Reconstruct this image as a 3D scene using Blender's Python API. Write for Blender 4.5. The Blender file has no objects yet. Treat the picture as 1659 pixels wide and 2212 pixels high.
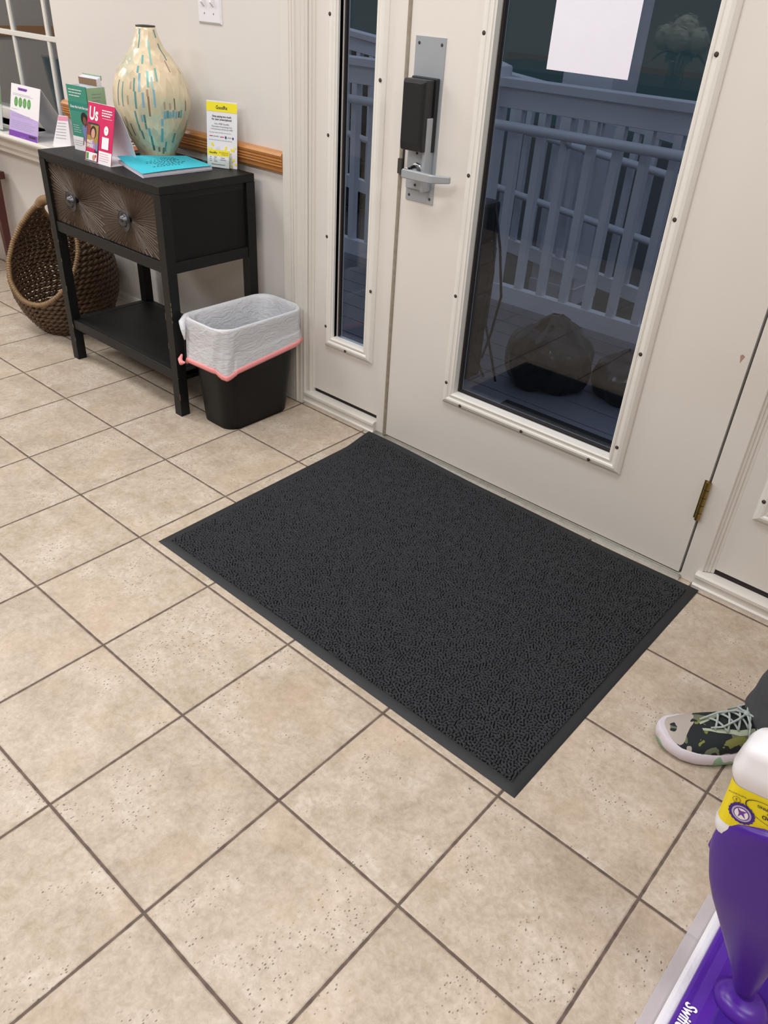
import bpy, bmesh, math, random
import numpy as np
from mathutils import Vector, Matrix, Euler
random.seed(7)
S = bpy.context.scene
COL = S.collection
PI = math.pi

# ------------------------------------------------------------------ camera
cam_d = bpy.data.cameras.new('camera')
cam = bpy.data.objects.new('camera', cam_d)
COL.objects.link(cam)
RR = [[0.74787703, 0.66158493, 0.05463815],
      [0.40468444, -0.38912506, -0.8275338],
      [-0.52622282, 0.64100473, -0.55875082]]
CX, CY, CZ = 2.24896, -1.53408, 1.32163
cam.matrix_world = Matrix(((RR[0][0], -RR[1][0], -RR[2][0], CX),
                           (RR[0][1], -RR[1][1], -RR[2][1], CY),
                           (RR[0][2], -RR[1][2], -RR[2][2], CZ),
                           (0, 0, 0, 1)))
cam_d.sensor_fit = 'VERTICAL'
cam_d.sensor_height = 36.0
cam_d.lens = 1687.28 * 36.0 / 2212.0
cam_d.clip_start = 0.02
S.camera = cam

# ------------------------------------------------------------------ view, world, lights
S.view_settings.view_transform = 'Standard'
S.view_settings.look = 'None'
S.view_settings.exposure = 0.0
S.view_settings.gamma = 1.0
S.view_settings.use_curve_mapping = False
CEIL = 2.62

world = bpy.data.worlds.new('dusk')
S.world = world
world.use_nodes = True
wn = world.node_tree
wn.nodes.clear()
wo = wn.nodes.new('ShaderNodeOutputWorld')
wb = wn.nodes.new('ShaderNodeBackground')
tc = wn.nodes.new('ShaderNodeTexCoord')
sx = wn.nodes.new('ShaderNodeSeparateXYZ')
rp = wn.nodes.new('ShaderNodeValToRGB')
wn.links.new(tc.outputs['Generated'], sx.inputs[0])
wn.links.new(sx.outputs['Z'], rp.inputs[0])
rp.color_ramp.elements[0].position = 0.0
rp.color_ramp.elements[0].color = (0.022, 0.040, 0.044, 1)
rp.color_ramp.elements[1].position = 0.55
rp.color_ramp.elements[1].color = (0.33, 0.35, 0.43, 1)
wn.links.new(rp.outputs[0], wb.inputs['Color'])
wb.inputs['Strength'].default_value = 1.05
wn.links.new(wb.outputs[0], wo.inputs['Surface'])

PANELS = [(-1.35, -0.55, 21), (0.95, -0.65, 22), (-3.5, -1.0, 36), (-1.35, -2.5, 26), (0.75, -2.2, 28),
          (3.2, -0.6, 18), (3.2, -2.9, 24), (-3.6, -2.9, 30)]
for (lx, ly, en) in PANELS:
    ld = bpy.data.lights.new('ceiling_panel_light', 'AREA')
    ld.shape = 'RECTANGLE'
    ld.size, ld.size_y = 1.16, 0.56
    ld.energy = en
    ld.color = (0.985, 0.985, 1.0)
    lo = bpy.data.objects.new('ceiling_panel_light', ld)
    lo.location = (lx, ly, CEIL - 0.03)
    COL.objects.link(lo)

# ------------------------------------------------------------------ material helpers
MATS = {}

def lin(c):
    return tuple(((v / 255.0) / 12.92 if v / 255.0 <= 0.04045 else ((v / 255.0 + 0.055) / 1.055) ** 2.4) for v in c)

def mat(name, col, rough=0.5, metal=0.0, noise=0.0, nscale=20.0, bump=0.0, bscale=60.0, spec=0.5, coat=0.0, trans=0.0, stretch=None):
    if name in MATS:
        return MATS[name]
    m = bpy.data.materials.new(name)
    m.use_nodes = True
    nt = m.node_tree
    b = nt.nodes['Principled BSDF']
    c = lin(col)
    b.inputs['Base Color'].default_value = (*c, 1)
    b.inputs['Roughness'].default_value = rough
    b.inputs['Metallic'].default_value = metal
    b.inputs['Specular IOR Level'].default_value = spec
    b.inputs['Coat Weight'].default_value = coat
    tcn = nt.nodes.new('ShaderNodeTexCoord')
    src = tcn.outputs['Object']
    if stretch:
        mp = nt.nodes.new('ShaderNodeMapping')
        mp.inputs['Scale'].default_value = stretch
        nt.links.new(src, mp.inputs[0])
        src = mp.outputs[0]
    nz = nt.nodes.new('ShaderNodeTexNoise')
    nz.inputs['Scale'].default_value = nscale
    nz.inputs['Detail'].default_value = 6
    nt.links.new(src, nz.inputs['Vector'])
    mx = nt.nodes.new('ShaderNodeMix')
    mx.data_type = 'RGBA'
    k = noise if noise > 0 else 0.03
    mx.inputs['A'].default_value = (*[v * (1 - k) for v in c], 1)
    mx.inputs['B'].default_value = (*[min(1, v * (1 + k)) for v in c], 1)
    nt.links.new(nz.outputs['Fac'], mx.inputs['Factor'])
    nt.links.new(mx.outputs['Result'], b.inputs['Base Color'])
    if bump > 0:
        n2 = nt.nodes.new('ShaderNodeTexNoise')
        n2.inputs['Scale'].default_value = bscale
        n2.inputs['Detail'].default_value = 4
        nt.links.new(src, n2.inputs['Vector'])
        bp = nt.nodes.new('ShaderNodeBump')
        bp.inputs['Strength'].default_value = bump
        bp.inputs['Distance'].default_value = 0.004
        nt.links.new(n2.outputs['Fac'], bp.inputs['Height'])
        nt.links.new(bp.outputs[0], b.inputs['Normal'])
    MATS[name] = m
    return m

def glass_mat(name, tint, refl=1.0, rough=0.0):
    if name in MATS:
        return MATS[name]
    m = bpy.data.materials.new(name)
    m.use_nodes = True
    nt = m.node_tree
    nt.nodes.clear()
    out = nt.nodes.new('ShaderNodeOutputMaterial')
    tr = nt.nodes.new('ShaderNodeBsdfTransparent')
    tr.inputs[0].default_value = (*tint, 1)
    gl = nt.nodes.new('ShaderNodeBsdfGlossy')
    gl.inputs['Roughness'].default_value = rough
    lw = nt.nodes.new('ShaderNodeLayerWeight')
    lw.inputs['Blend'].default_value = 0.5
    pw = nt.nodes.new('ShaderNodeMath'); pw.operation = 'POWER'; pw.inputs[1].default_value = 5
    ma = nt.nodes.new('ShaderNodeMath'); ma.operation = 'MULTIPLY_ADD'
    ma.inputs[1].default_value = 0.60 * refl; ma.inputs[2].default_value = 0.036 * refl
    mx = nt.nodes.new('ShaderNodeMixShader')
    nt.links.new(lw.outputs['Facing'], pw.inputs[0])
    nt.links.new(pw.outputs[0], ma.inputs[0])
    nt.links.new(ma.outputs[0], mx.inputs[0])
    nt.links.new(tr.outputs[0], mx.inputs[1])
    nt.links.new(gl.outputs[0], mx.inputs[2])
    nt.links.new(mx.outputs[0], out.inputs[0])
    MATS[name] = m
    return m

# ------------------------------------------------------------------ mesh builder
_dgcache = {}

def text_mesh(s, bold=False):
    key = (s, bold)
    if key in _dgcache:
        return _dgcache[key]
    cu = bpy.data.curves.new('lettering', 'FONT')
    cu.body = s
    cu.align_x = 'LEFT'
    cu.size = 1.0
    cu.resolution_u = 3
    if bold:
        cu.offset = 0.025
    ob = bpy.data.objects.new('lettering', cu)
    COL.objects.link(ob)
    dg = bpy.context.evaluated_depsgraph_get()
    me = bpy.data.meshes.new_from_object(ob.evaluated_get(dg))
    vs = [tuple(v.co) for v in me.vertices]
    fs = [tuple(p.vertices) for p in me.polygons]
    bpy.data.objects.remove(ob)
    bpy.data.curves.remove(cu)
    bpy.data.meshes.remove(me)
    w = (max(v[0] for v in vs) if vs else 0)
    _dgcache[key] = (vs, fs, w)
    return _dgcache[key]


class MB:
    def __init__(self):
        self.v = []; self.f = []; self.mi = []; self.mats = []; self.M = Matrix.Identity(4); self.cur = 0
        self.sm = []; self.smooth = False

    def use(self, m):
        if m not in self.mats:
            self.mats.append(m)
        self.cur = self.mats.index(m)
        return self

    def add(self, vs, fs, M=None):
        o = len(self.v)
        T = self.M @ M if M is not None else self.M
        self.v += [tuple(T @ Vector(p)) for p in vs]
        self.f += [tuple(i + o for i in f) for f in fs]
        self.mi += [self.cur] * len(fs)
        self.sm += [self.smooth] * len(fs)

    def box(self, x0, y0, z0, x1, y1, z1, M=None):
        vs = [(x, y, z) for x in (x0, x1) for y in (y0, y1) for z in (z0, z1)]
        fs = [(0, 1, 3, 2), (4, 6, 7, 5), (0, 4, 5, 1), (2, 3, 7, 6), (0, 2, 6, 4), (1, 5, 7, 3)]
        self.add(vs, fs, M)

    def loft(self, rings, close=True, caps=True, M=None):
        n = len(rings[0]); vs = [p for r in rings for p in r]; fs = []
        for i in range(len(rings) - 1):
            for j in range(n if close else n - 1):
                a = i * n + j; b = i * n + (j + 1) % n
                fs.append((a, b, b + n, a + n))
        if caps and close:
            fs.append(tuple(reversed(range(n))))
            fs.append(tuple(range((len(rings) - 1) * n, len(rings) * n)))
        self.add(vs, fs, M)

    def tube(self, pts, r, n=8, closed=False, M=None):
        pts = [Vector(p) for p in pts]
        rs = r if isinstance(r, (list, tuple)) else [r] * len(pts)
        rings = []
        N = len(pts)
        up = None
        for i, p in enumerate(pts):
            if closed:
                t = (pts[(i + 1) % N] - pts[i - 1])
            else:
                t = pts[min(i + 1, N - 1)] - pts[max(i - 1, 0)]
            t.normalize()
            if up is None:
                up = Vector((0, 0, 1)) if abs(t.z) < 0.9 else Vector((1, 0, 0))
            a = t.cross(up).normalized(); b = t.cross(a).normalized()
            up = -(b) if (-b).dot(up) > 0 else b
            a = t.cross(up).normalized(); b = a.cross(t).normalized()
            rings.append([tuple(p + (a * math.cos(2 * PI * k / n) + b * math.sin(2 * PI * k / n)) * rs[i]) for k in range(n)])
        if closed:
            rings.append(rings[0])
        self.loft(rings, caps=not closed, M=M)

    def lathe(self, prof, n=48, M=None):
        rings = [[(r * math.cos(2 * PI * k / n), r * math.sin(2 * PI * k / n), z) for k in range(n)] for r, z in prof]
        self.loft(rings, caps=True, M=M)

    def prism(self, poly, y0, y1, M=None):
        # poly in x,z extruded along y
        n = len(poly)
        vs = [(x, y0, z) for x, z in poly] + [(x, y1, z) for x, z in poly]
        fs = [tuple(range(n)), tuple(reversed(range(n, 2 * n)))]
        fs += [(j, j + n, (j + 1) % n + n, (j + 1) % n) for j in range(n)]
        self.add(vs, fs, M)

    # printing on a face: local frame u (x), v (z), facing -y, lift = distance in front
    def rect(self, u0, v0, u1, v1, lift=0.0006, M=None):
        self.add([(u0, -lift, v0), (u1, -lift, v0), (u1, -lift, v1), (u0, -lift, v1)], [(0, 1, 2, 3)], M)

    def disc(self, u, v, ru, rv, lift=0.0007, n=24, M=None):
        self.add([(u + ru * math.cos(2 * PI * k / n), -lift, v + rv * math.sin(2 * PI * k / n)) for k in range(n)], [tuple(range(n))], M)

    def poly(self, pts, lift=0.0007, M=None):
        self.add([(x, -lift, z) for x, z in pts], [tuple(range(len(pts)))], M)

    def text(self, s, u, v, size, lift=0.0009, align='l', bold=False, sx=1.0, M=None, rot=0.0):
        vs, fs, w = text_mesh(s, bold)
        off = 0 if align == 'l' else (-w * size * sx / 2 if align == 'c' else -w * size * sx)
        c, s_ = math.cos(rot), math.sin(rot)
        out = []
        for p in vs:
            a = off + p[0] * size * sx; b = p[1] * size
            out.append((u + a * c - b * s_, -lift, v + a * s_ + b * c))
        self.add(out, fs, M)

    def lines(self, u0, u1, v, n, dv, h=0.0012, lift=0.0008, M=None):
        rnd = random.Random(int(u0 * 1e4) + n)
        for i in range(n):
            u = u0
            end = u1 - (u1 - u0) * rnd.uniform(0, .25)
            while u < end:
                w = rnd.uniform(0.004, 0.012)
                self.rect(u, v - i * dv, min(u + w, end), v - i * dv + h, lift, M)
                u += w + 0.0018

    def build(self, name, parent=None, bevel=0.0, smooth=None, loc=None, m=None, segs=2, autosmooth=False):
        me = bpy.data.meshes.new(name)
        me.from_pydata(self.v, [], self.f)
        if m is not None and not self.mats:
            self.mats = [m]
        for mm in self.mats:
            me.materials.append(mm)
        me.polygons.foreach_set('material_index', self.mi)
        me.polygons.foreach_set('use_smooth', [True] * len(self.f) if smooth else self.sm)
        me.update()
        bm = bmesh.new(); bm.from_mesh(me)
        bmesh.ops.recalc_face_normals(bm, faces=bm.faces)
        bm.to_mesh(me); bm.free()
        o = bpy.data.objects.new(name, me)
        COL.objects.link(o)
        if parent is not None:
            o.parent = parent
        if loc is not None:
            o.location = loc
        if bevel > 0:
            md = o.modifiers.new('bevel', 'BEVEL')
            md.width = bevel; md.segments = segs; md.limit_method = 'ANGLE'
        return o


def empty(name, loc=(0, 0, 0), rz=0.0, rot=None):
    o = bpy.data.objects.new(name, None)
    o.empty_display_size = 0.05
    o.location = loc
    o.rotation_euler = rot if rot is not None else (0, 0, rz)
    COL.objects.link(o)
    return o

def tag(o, label, cat, group=None, kind=None):
    o['label'] = label; o['category'] = cat
    if group: o['group'] = group
    if kind: o['kind'] = kind
    return o

def structure(o, label=None):
    o['kind'] = 'structure'
    if label: o['label'] = label
    return o

def bx(name, b, m, parent=None, bevel=0.0):
    q = MB(); q.use(m); q.box(*b)
    return q.build(name, parent, bevel)

def rrect(cx, cy, hx, hy, r, z, n=6):
    out = []
    for (sx_, sy_, a0) in ((1, 1, 0), (-1, 1, PI / 2), (-1, -1, PI), (1, -1, 3 * PI / 2)):
        for k in range(n + 1):
            a = a0 + k * (PI / 2) / n
            out.append((cx + sx_ * (hx - r) + r * math.cos(a), cy + sy_ * (hy - r) + r * math.sin(a), z))
    return out

# ------------------------------------------------------------------ materials
M_wall = mat('wall_paint', (224, 219, 214), 0.55, noise=0.015, nscale=2, bump=0.05, bscale=150)
M_back = mat('grey_beige_wall_paint', (200, 190, 180), 0.6, noise=0.02, nscale=2)
M_trim = mat('white_trim_gloss', (226, 222, 214), 0.28, noise=0.02, nscale=4)
M_door = mat('door_paint', (229, 224, 217), 0.34, noise=0.02, nscale=3, bump=0.03, bscale=200)
M_bead = mat('glazing_bead_white', (236, 233, 226), 0.26)
M_bright = mat('white_vinyl_bead', (240, 238, 232), 0.3)
M_ceil = mat('ceiling_tile', (225, 222, 215), 0.9, bump=0.1, bscale=80)
M_dirt = mat('weather_strip', (150, 141, 126), 0.6, noise=0.35, nscale=60)
M_dark = mat('dark_gap', (40, 34, 34), 0.8)
M_alu = mat('threshold_aluminium', (165, 162, 155), 0.35, metal=0.7, noise=0.2, nscale=60)
M_brass = mat('aged_brass', (150, 128, 72), 0.35, metal=0.9, noise=0.25, nscale=90)
M_screw = mat('dark_screw_plug', (62, 50, 42), 0.7)
M_oak = mat('oak_varnish', (192, 132, 74), 0.35, noise=0.25, nscale=14, stretch=(0.6, 9, 12))
M_plate = mat('satin_silver', (172, 178, 184), 0.42, metal=0.3)
M_chrome = mat('polished_steel', (200, 203, 206), 0.2, metal=1.0)
M_blackp = mat('black_lock_plastic', (26, 28, 32), 0.42, bump=0.05, bscale=400)
M_black = mat('black_distressed_wood', (15, 16, 17), 0.46, spec=0.35, noise=0.4, nscale=10, bump=0.25, bscale=50, stretch=(2, 8, 8))
M_black2 = mat('black_panel_wood', (10, 11, 13), 0.5, spec=0.3, noise=0.25, nscale=10, bump=0.15, bscale=60)
M_edge = mat('worn_wood_edge', (140, 112, 84), 0.6)
M_drawer = mat('carved_brown_wood', (64, 50, 40), 0.45, noise=0.25, nscale=8)
M_ridge = mat('carved_ridge_wood', (92, 76, 62), 0.4, noise=0.2, nscale=14)
M_pew = mat('pewter', (92, 92, 95), 0.33, metal=0.9, noise=0.3, nscale=40)
M_white = mat('white_card', (238, 236, 240), 0.5)
M_paper = mat('white_paper', (236, 235, 246), 0.7)
M_bin = mat('black_bin_plastic', (9, 10, 11), 0.42, spec=0.3, bump=0.06, bscale=500)
M_pink = mat('pink_drawstring', (244, 156, 156), 0.4)
M_rubber = mat('mat_rubber', (35, 37, 40), 0.62, noise=0.15, nscale=25, bump=0.05, bscale=200)
M_mahog = mat('mahogany', (78, 32, 26), 0.3, noise=0.3, nscale=12, stretch=(8, 8, 1))
M_glass = glass_mat('door_glass', (0.82, 0.87, 0.93), 1.0)
M_glassw = glass_mat('window_glass', (0.72, 0.76, 0.80), 3.6)
M_acryl = glass_mat('clear_acrylic', (0.93, 0.96, 0.95), 1.2)
M_purple = mat('purple_plastic', (84, 36, 160), 0.3, noise=0.05, nscale=6)
M_purple2 = mat('deep_purple_plastic', (66, 30, 140), 0.28)
M_yellow = mat('yellow_label', (246, 224, 8), 0.4)
M_whitep = mat('white_plastic', (238, 236, 240), 0.3)
M_rail = mat('white_vinyl_rail', (226, 228, 232), 0.4, noise=0.03, nscale=6)
M_text = mat('dark_print', (50, 48, 60), 0.6)
M_gtext = mat('grey_print', (140, 140, 150), 0.6)
M_white2 = mat('white_print', (250, 248, 250), 0.6)

# floor tile material
def floor_material(T=0.305, grout=0.0058):
    m = bpy.data.materials.new('beige_tile_floor'); m.use_nodes = True
    nt = m.node_tree; N = nt.nodes; L = nt.links
    b = N['Principled BSDF']
    tcn = N.new('ShaderNodeTexCoord')
    sp = N.new('ShaderNodeSeparateXYZ'); L.new(tcn.outputs['Object'], sp.inputs[0])

    def math_(op, a, bb=None, c=None):
        n = N.new('ShaderNodeMath'); n.operation = op
        for i, x in enumerate((a, bb, c)):
            if x is None: continue
            if isinstance(x, (int, float)): n.inputs[i].default_value = x
            else: L.new(x, n.inputs[i])
        return n.outputs[0]
    cells = []; dists = []
    for ax in ('X', 'Y'):
        d = math_('DIVIDE', sp.outputs[ax], T)
        cells.append(math_('FLOOR', d))
        fr = math_('FRACT', d)
        dd = math_('MINIMUM', fr, math_('SUBTRACT', 1.0, fr))
        dists.append(math_('MULTIPLY', dd, T))
    nzg = N.new('ShaderNodeTexNoise'); nzg.inputs['Scale'].default_value = 45
    L.new(tcn.outputs['Object'], nzg.inputs['Vector'])
    dmin = math_('MINIMUM', dists[0], dists[1])
    dj = math_('ADD', dmin, math_('MULTIPLY', math_('SUBTRACT', nzg.outputs['Fac'], 0.5), 0.0016))
    isg = N.new('ShaderNodeMapRange'); isg.inputs['From Min'].default_value = grout / 2 - 0.0006
    isg.inputs['From Max'].default_value = grout / 2 + 0.0006
    L.new(dj, isg.inputs['Value'])                      # 0 = grout, 1 = tile
    cmb = N.new('ShaderNodeCombineXYZ'); L.new(cells[0], cmb.inputs[0]); L.new(cells[1], cmb.inputs[1])
    wn_ = N.new('ShaderNodeTexWhiteNoise'); wn_.noise_dimensions = '3D'; L.new(cmb.outputs[0], wn_.inputs['Vector'])
    off = N.new('ShaderNodeVectorMath'); off.operation = 'MULTIPLY_ADD'
    L.new(wn_.outputs['Color'], off.inputs[0]); off.inputs[1].default_value = (7, 7, 7)
    L.new(tcn.outputs['Object'], off.inputs[2])

    def noise(scale, det=6, rough=0.6, dist=0.0):
        n = N.new('ShaderNodeTexNoise'); n.inputs['Scale'].default_value = scale
        n.inputs['Detail'].default_value = det; n.inputs['Roughness'].default_value = rough
        n.inputs['Distortion'].default_value = dist
        L.new(off.outputs[0], n.inputs['Vector']); return n.outputs['Fac']

    def ramp(fac, stops):
        r = N.new('ShaderNodeValToRGB'); L.new(fac, r.inputs[0])
        e = r.color_ramp.elements
        while len(e) < len(stops): e.new(0.5)
        for i, (p_, c_) in enumerate(stops):
            e[i].position = p_; e[i].color = (*c_, 1)
        return r.outputs[0]

    def mixc(f, a, bb, mode='MIX'):
        n = N.new('ShaderNodeMix'); n.data_type = 'RGBA'; n.blend_type = mode
        if isinstance(f, (int, float)): n.inputs['Factor'].default_value = f
        else: L.new(f, n.inputs['Factor'])
        for k, x in (('A', a), ('B', bb)):
            if isinstance(x, tuple): n.inputs[k].default_value = (*x, 1)
            else: L.new(x, n.inputs[k])
        return n.outputs['Result']
    base = ramp(noise(9, 8, 0.62, 0.3), [(0.30, lin((183, 168, 149))), (0.5, lin((197, 183, 165))), (0.70, lin((210, 199, 184)))])
    fine = ramp(noise(85, 6, 0.72, 0.4), [(0.34, (0.80, 0.77, 0.73)), (0.60, (1.05, 1.05, 1.06))])
    colr = mixc(0.85, base, fine, 'MULTIPLY')
    midn = ramp(noise(30, 4, 0.65, 0.6), [(0.36, (0.90, 0.88, 0.85)), (0.60, (1.04, 1.04, 1.05))])
    colr = mixc(0.9, colr, midn, 'MULTIPLY')
    pinkish = ramp(noise(5, 3, 0.5), [(0.52, (0, 0, 0)), (0.72, (1, 1, 1))])
    colr = mixc(math_('MULTIPLY', pinkish, 0.30), colr, lin((206, 178, 152)))
    # small dark pits in clusters
    vo = N.new('ShaderNodeTexVoronoi'); vo.inputs['Scale'].default_value = 190
    mp = N.new('ShaderNodeMapping'); mp.inputs['Scale'].default_value = (1, 0.55, 1); mp.inputs['Rotation'].default_value = (0, 0, 0.5)
    L.new(off.outputs[0], mp.inputs[0]); L.new(mp.outputs[0], vo.inputs['Vector'])
    pit = ramp(vo.outputs['Distance'], [(0.16, (1, 1, 1)), (0.26, (0, 0, 0))])
    clus = ramp(noise(9, 2, 0.5), [(0.53, (0, 0, 0)), (0.61, (1, 1, 1))])
    clus2 = ramp(noise(60, 1, 0.5), [(0.44, (0, 0, 0)), (0.52, (1, 1, 1))])
    pm = math_('MULTIPLY', math_('MULTIPLY', pit, clus), clus2)
    colr = mixc(math_('MULTIPLY', pm, 0.75), colr, lin((92, 74, 58)))
    tv = math_('MULTIPLY_ADD', wn_.outputs['Value'], 0.05, 0.975)
    hv = N.new('ShaderNodeHueSaturation'); L.new(tv, hv.inputs['Value']); L.new(colr, hv.inputs['Color'])
    gr = ramp(nzg.outputs['Fac'], [(0.3, lin((92, 78, 70))), (0.7, lin((116, 100, 90)))])
    fin = mixc(isg.outputs[0], gr, hv.outputs[0])
    L.new(fin, b.inputs['Base Color'])
    rg = N.new('ShaderNodeMapRange'); L.new(noise(45, 4), rg.inputs['Value'])
    rg.inputs['To Min'].default_value = 0.30; rg.inputs['To Max'].default_value = 0.46
    rgm = math_('ADD', rg.outputs[0], math_('MULTIPLY', math_('SUBTRACT', 1.0, isg.outputs[0]), 0.4))
    L.new(rgm, b.inputs['Roughness'])
    b.inputs['Specular IOR Level'].default_value = 0.4
    edge = N.new('ShaderNodeMapRange'); edge.inputs['From Min'].default_value = grout / 2 - 0.001
    edge.inputs['From Max'].default_value = grout / 2 + 0.003; edge.interpolation_type = 'SMOOTHSTEP'
    L.new(dj, edge.inputs['Value'])
    hh = math_('ADD', math_('MULTIPLY', edge.outputs[0], 1.0), math_('MULTIPLY', noise(45, 4), 0.28))
    hh = math_('SUBTRACT', hh, math_('MULTIPLY', pm, 0.5))
    bp = N.new('ShaderNodeBump'); bp.inputs['Distance'].default_value = 0.0016; bp.inputs['Strength'].default_value = 0.8
    L.new(hh, bp.inputs['Height']); L.new(bp.outputs[0], b.inputs['Normal'])
    return m

# ------------------------------------------------------------------ room shell
q = MB(); q.use(floor_material()); q.box(-5.3, -5.0, -0.06, 4.3, 0.37, 0.0)
structure(q.build('floor'), 'beige mottled tile floor with dark grout lines')
bx('ceiling', (-5.3, -5.0, CEIL, 4.3, 0.5, CEIL + 0.1), M_ceil)['kind'] = 'structure'
YW = 0.33
# front wall with openings: window x -3.3..-1.135 (z 0.69..2.2), entry x 0.26..2.27 (z 0..2.2)
q = MB(); q.use(M_wall)
q.box(-5.3, YW, 0, -3.3, 0.48, CEIL)
q.box(-3.3, YW, 0, -1.135, 0.48, 0.69)
q.box(-3.3, YW, 2.2, -1.135, 0.48, CEIL)
q.box(-1.135, YW, 0, 0.26, 0.48, CEIL)
q.box(0.26, YW, 2.14, 2.27, 0.48, CEIL)
q.box(2.27, YW, 0, 4.3, 0.48, CEIL)
structure(q.build('wall_front'), 'off-white painted wall beside the entrance door')
bx('wall_back', (-5.3, -5.1, 0, 4.3, -5.0, CEIL), M_back)['kind'] = 'structure'
bx('wall_left', (-5.4, -5.0, 0, -5.3, 0.48, CEIL), M_back)['kind'] = 'structure'
bx('wall_right', (4.3, -5.0, 0, 4.4, 0.48, CEIL), M_back)['kind'] = 'structure'

def profile_x(name, prof, x0, x1, m, parent=None, ends=True):
    """profile (y,z) extruded along x"""
    b = MB(); b.use(m)
    b.loft([[(x0, y, z) for y, z in prof], [(x1, y, z) for y, z in prof]])
    return b.build(name, parent)

bb = [(YW, 0), (YW - .014, 0), (YW - .014, .075), (YW - .011, .079), (YW - .011, .084), (YW - .013, .088), (YW - .010, .102), (YW - .004, .110), (YW, .112)]
structure(profile_x('baseboard_front', bb, -3.9, 0.212, M_trim), 'white baseboard under the chair rail')
structure(profile_x('baseboard_front', bb, 2.36, 4.3, M_trim))

# oak chair rail with a rounded end beside the window
def rail_prof(k=1.0):
    pr = [(YW, .790), (YW - .012 * k, .790), (YW - .018 * k, .797), (YW - .019 * k, .808)]
    for i in range(3):
        z = .810 + i * .0085
        pr += [(YW - .020 * k, z), (YW - .0245 * k, z + .0015), (YW - .0245 * k, z + .0055), (YW - .020 * k, z + .007)]
    pr += [(YW - .024 * k, .838), (YW - .026 * k, .845), (YW - .020 * k, .853), (YW, .856)]
    return pr
q = MB(); q.use(M_oak)
rings = []
for a, k in ((0, .35), (.004, .62), (.010, .84), (.018, .96), (.028, 1.0)):
    rings.append([(-1.142 + a, y, z) for y, z in rail_prof(k)])
rings.append([(0.212, y, z) for y, z in rail_prof()])
q.loft(rings)
structure(q.build('trim_1'), 'grooved oak chair rail along the wall behind the table')
q = MB(); q.use(M_oak)
q.box(-5.3, -5.0, .79, 4.3, -4.97, .86); q.box(-5.3, -5.0, .79, -5.27, .33, .86); q.box(4.27, -5.0, .79, 4.3, .33, .86)
structure(q.build('trim_2'), 'oak chair rail around the rest of the room')

# ceiling light panels (fixtures around the lamps)
for i, (lx, ly, en) in enumerate(PANELS):
    t = empty('ceiling_light', (lx, ly, CEIL))
    tag(t, 'recessed ceiling panel light ' + ['above the wicker basket', 'above the doormat', 'near the left wall, above the window side', 'between counter and basket', 'above the flower vase on the counter', 'above the person at the door', 'in the corner behind the photographer', 'in the far left corner of the room'][i], 'ceiling light', 'ceiling panel lights')
    f = MB(); f.use(M_bright)
    for b_ in ((-.62, -.32, -.02, .62, -.29, 0), (-.62, .29, -.02, .62, .32, 0), (-.62, -.29, -.02, -.59, .29, 0), (.59, -.29, -.02, .62, .29, 0)):
        f.box(*b_)
    f.build('frame', t)

# ------------------------------------------------------------------ window_1 (left) with sill ledge
win = empty('window_1', (0, 0, 0)); structure(win, 'dark window with white glazing bars left of the vase')
q = MB(); q.use(M_trim)
yf0, yf1 = 0.405, 0.445
q.box(-3.3, yf0, .70, -3.24, yf1, 2.2); q.box(-1.19, yf0, .70, -1.135, yf1, 2.2)
q.box(-3.24, yf0, .69, -1.19, yf1, .74); q.box(-3.24, yf0, 2.15, -1.19, yf1, 2.2)
q.build('window_frame', win, 0.004)
q = MB(); q.use(M_trim)
for x in (-1.359, -1.657, -1.955, -2.253, -2.551, -2.849):
    q.box(x - .010, .418, .74, x + .010, .436, 2.15)
for z in (1.055, 1.40, 1.76):
    q.box(-3.24, .416, z - .010, -1.19, .438, z + .010)
q.build('muntins', win, 0.002)
bx('pane', (-3.24, .426, .74, -1.19, .430, 2.15), M_glassw, win)

# window ledge (stool + apron)
stl = empty('trim_3'); structure(stl, 'white window ledge carrying leaflet displays')
prof = [(.43, .690), (.205, .690), (.198, .686), (.196, .680), (.198, .673), (.205, .669), (.43, .669)]
profile_x('ledge_board', prof, -3.4, -1.05, M_trim, stl)
prof = [(YW, .669), (.225, .669), (.228, .66), (.24, .652), (.25, .645), (.252, .62), (.262, .612), (.27, .60), (.27, .588), (YW, .588)]
profile_x('apron', prof, -3.36, -1.07, M_trim, stl)

# ------------------------------------------------------------------ entry: casings, jambs, sills
def casing(name, xa, xb, lab, flip=False):
    # fluted vertical casing; xa outer, xb inner
    s = 1 if xb > xa else -1
    w = abs(xb - xa)
    pr = [(0, 0), (0, .017), (.003, .020), (.36 * w, .020), (.38 * w, .016), (.42 * w, .016), (.44 * w, .022), (.50 * w, .022), (.52 * w, .017),
          (.55 * w, .017), (.57 * w, .023), (.63 * w, .023), (.66 * w, .016), (.78 * w, .013), (.80 * w, .010), (.90 * w, .009), (.93 * w, .004), (w, .002), (w, 0)]
    b = MB(); b.use(M_trim)
    b.loft([[(xa + s * u, YW - d, z) for u, d in pr] for z in (0.0, 2.14)])
    return structure(b.build(name), lab)
casing('trim_4', 0.212, 0.312, 'white fluted casing between the wall and the left sidelight')
casing('trim_5', 2.345, 2.245, 'white fluted casing right of the right sidelight')
bx('trim_6', (0.200, YW - .028, 2.13, 2.357, YW, 2.25), M_trim)['kind'] = 'structure'

DY = 0.335
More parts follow.
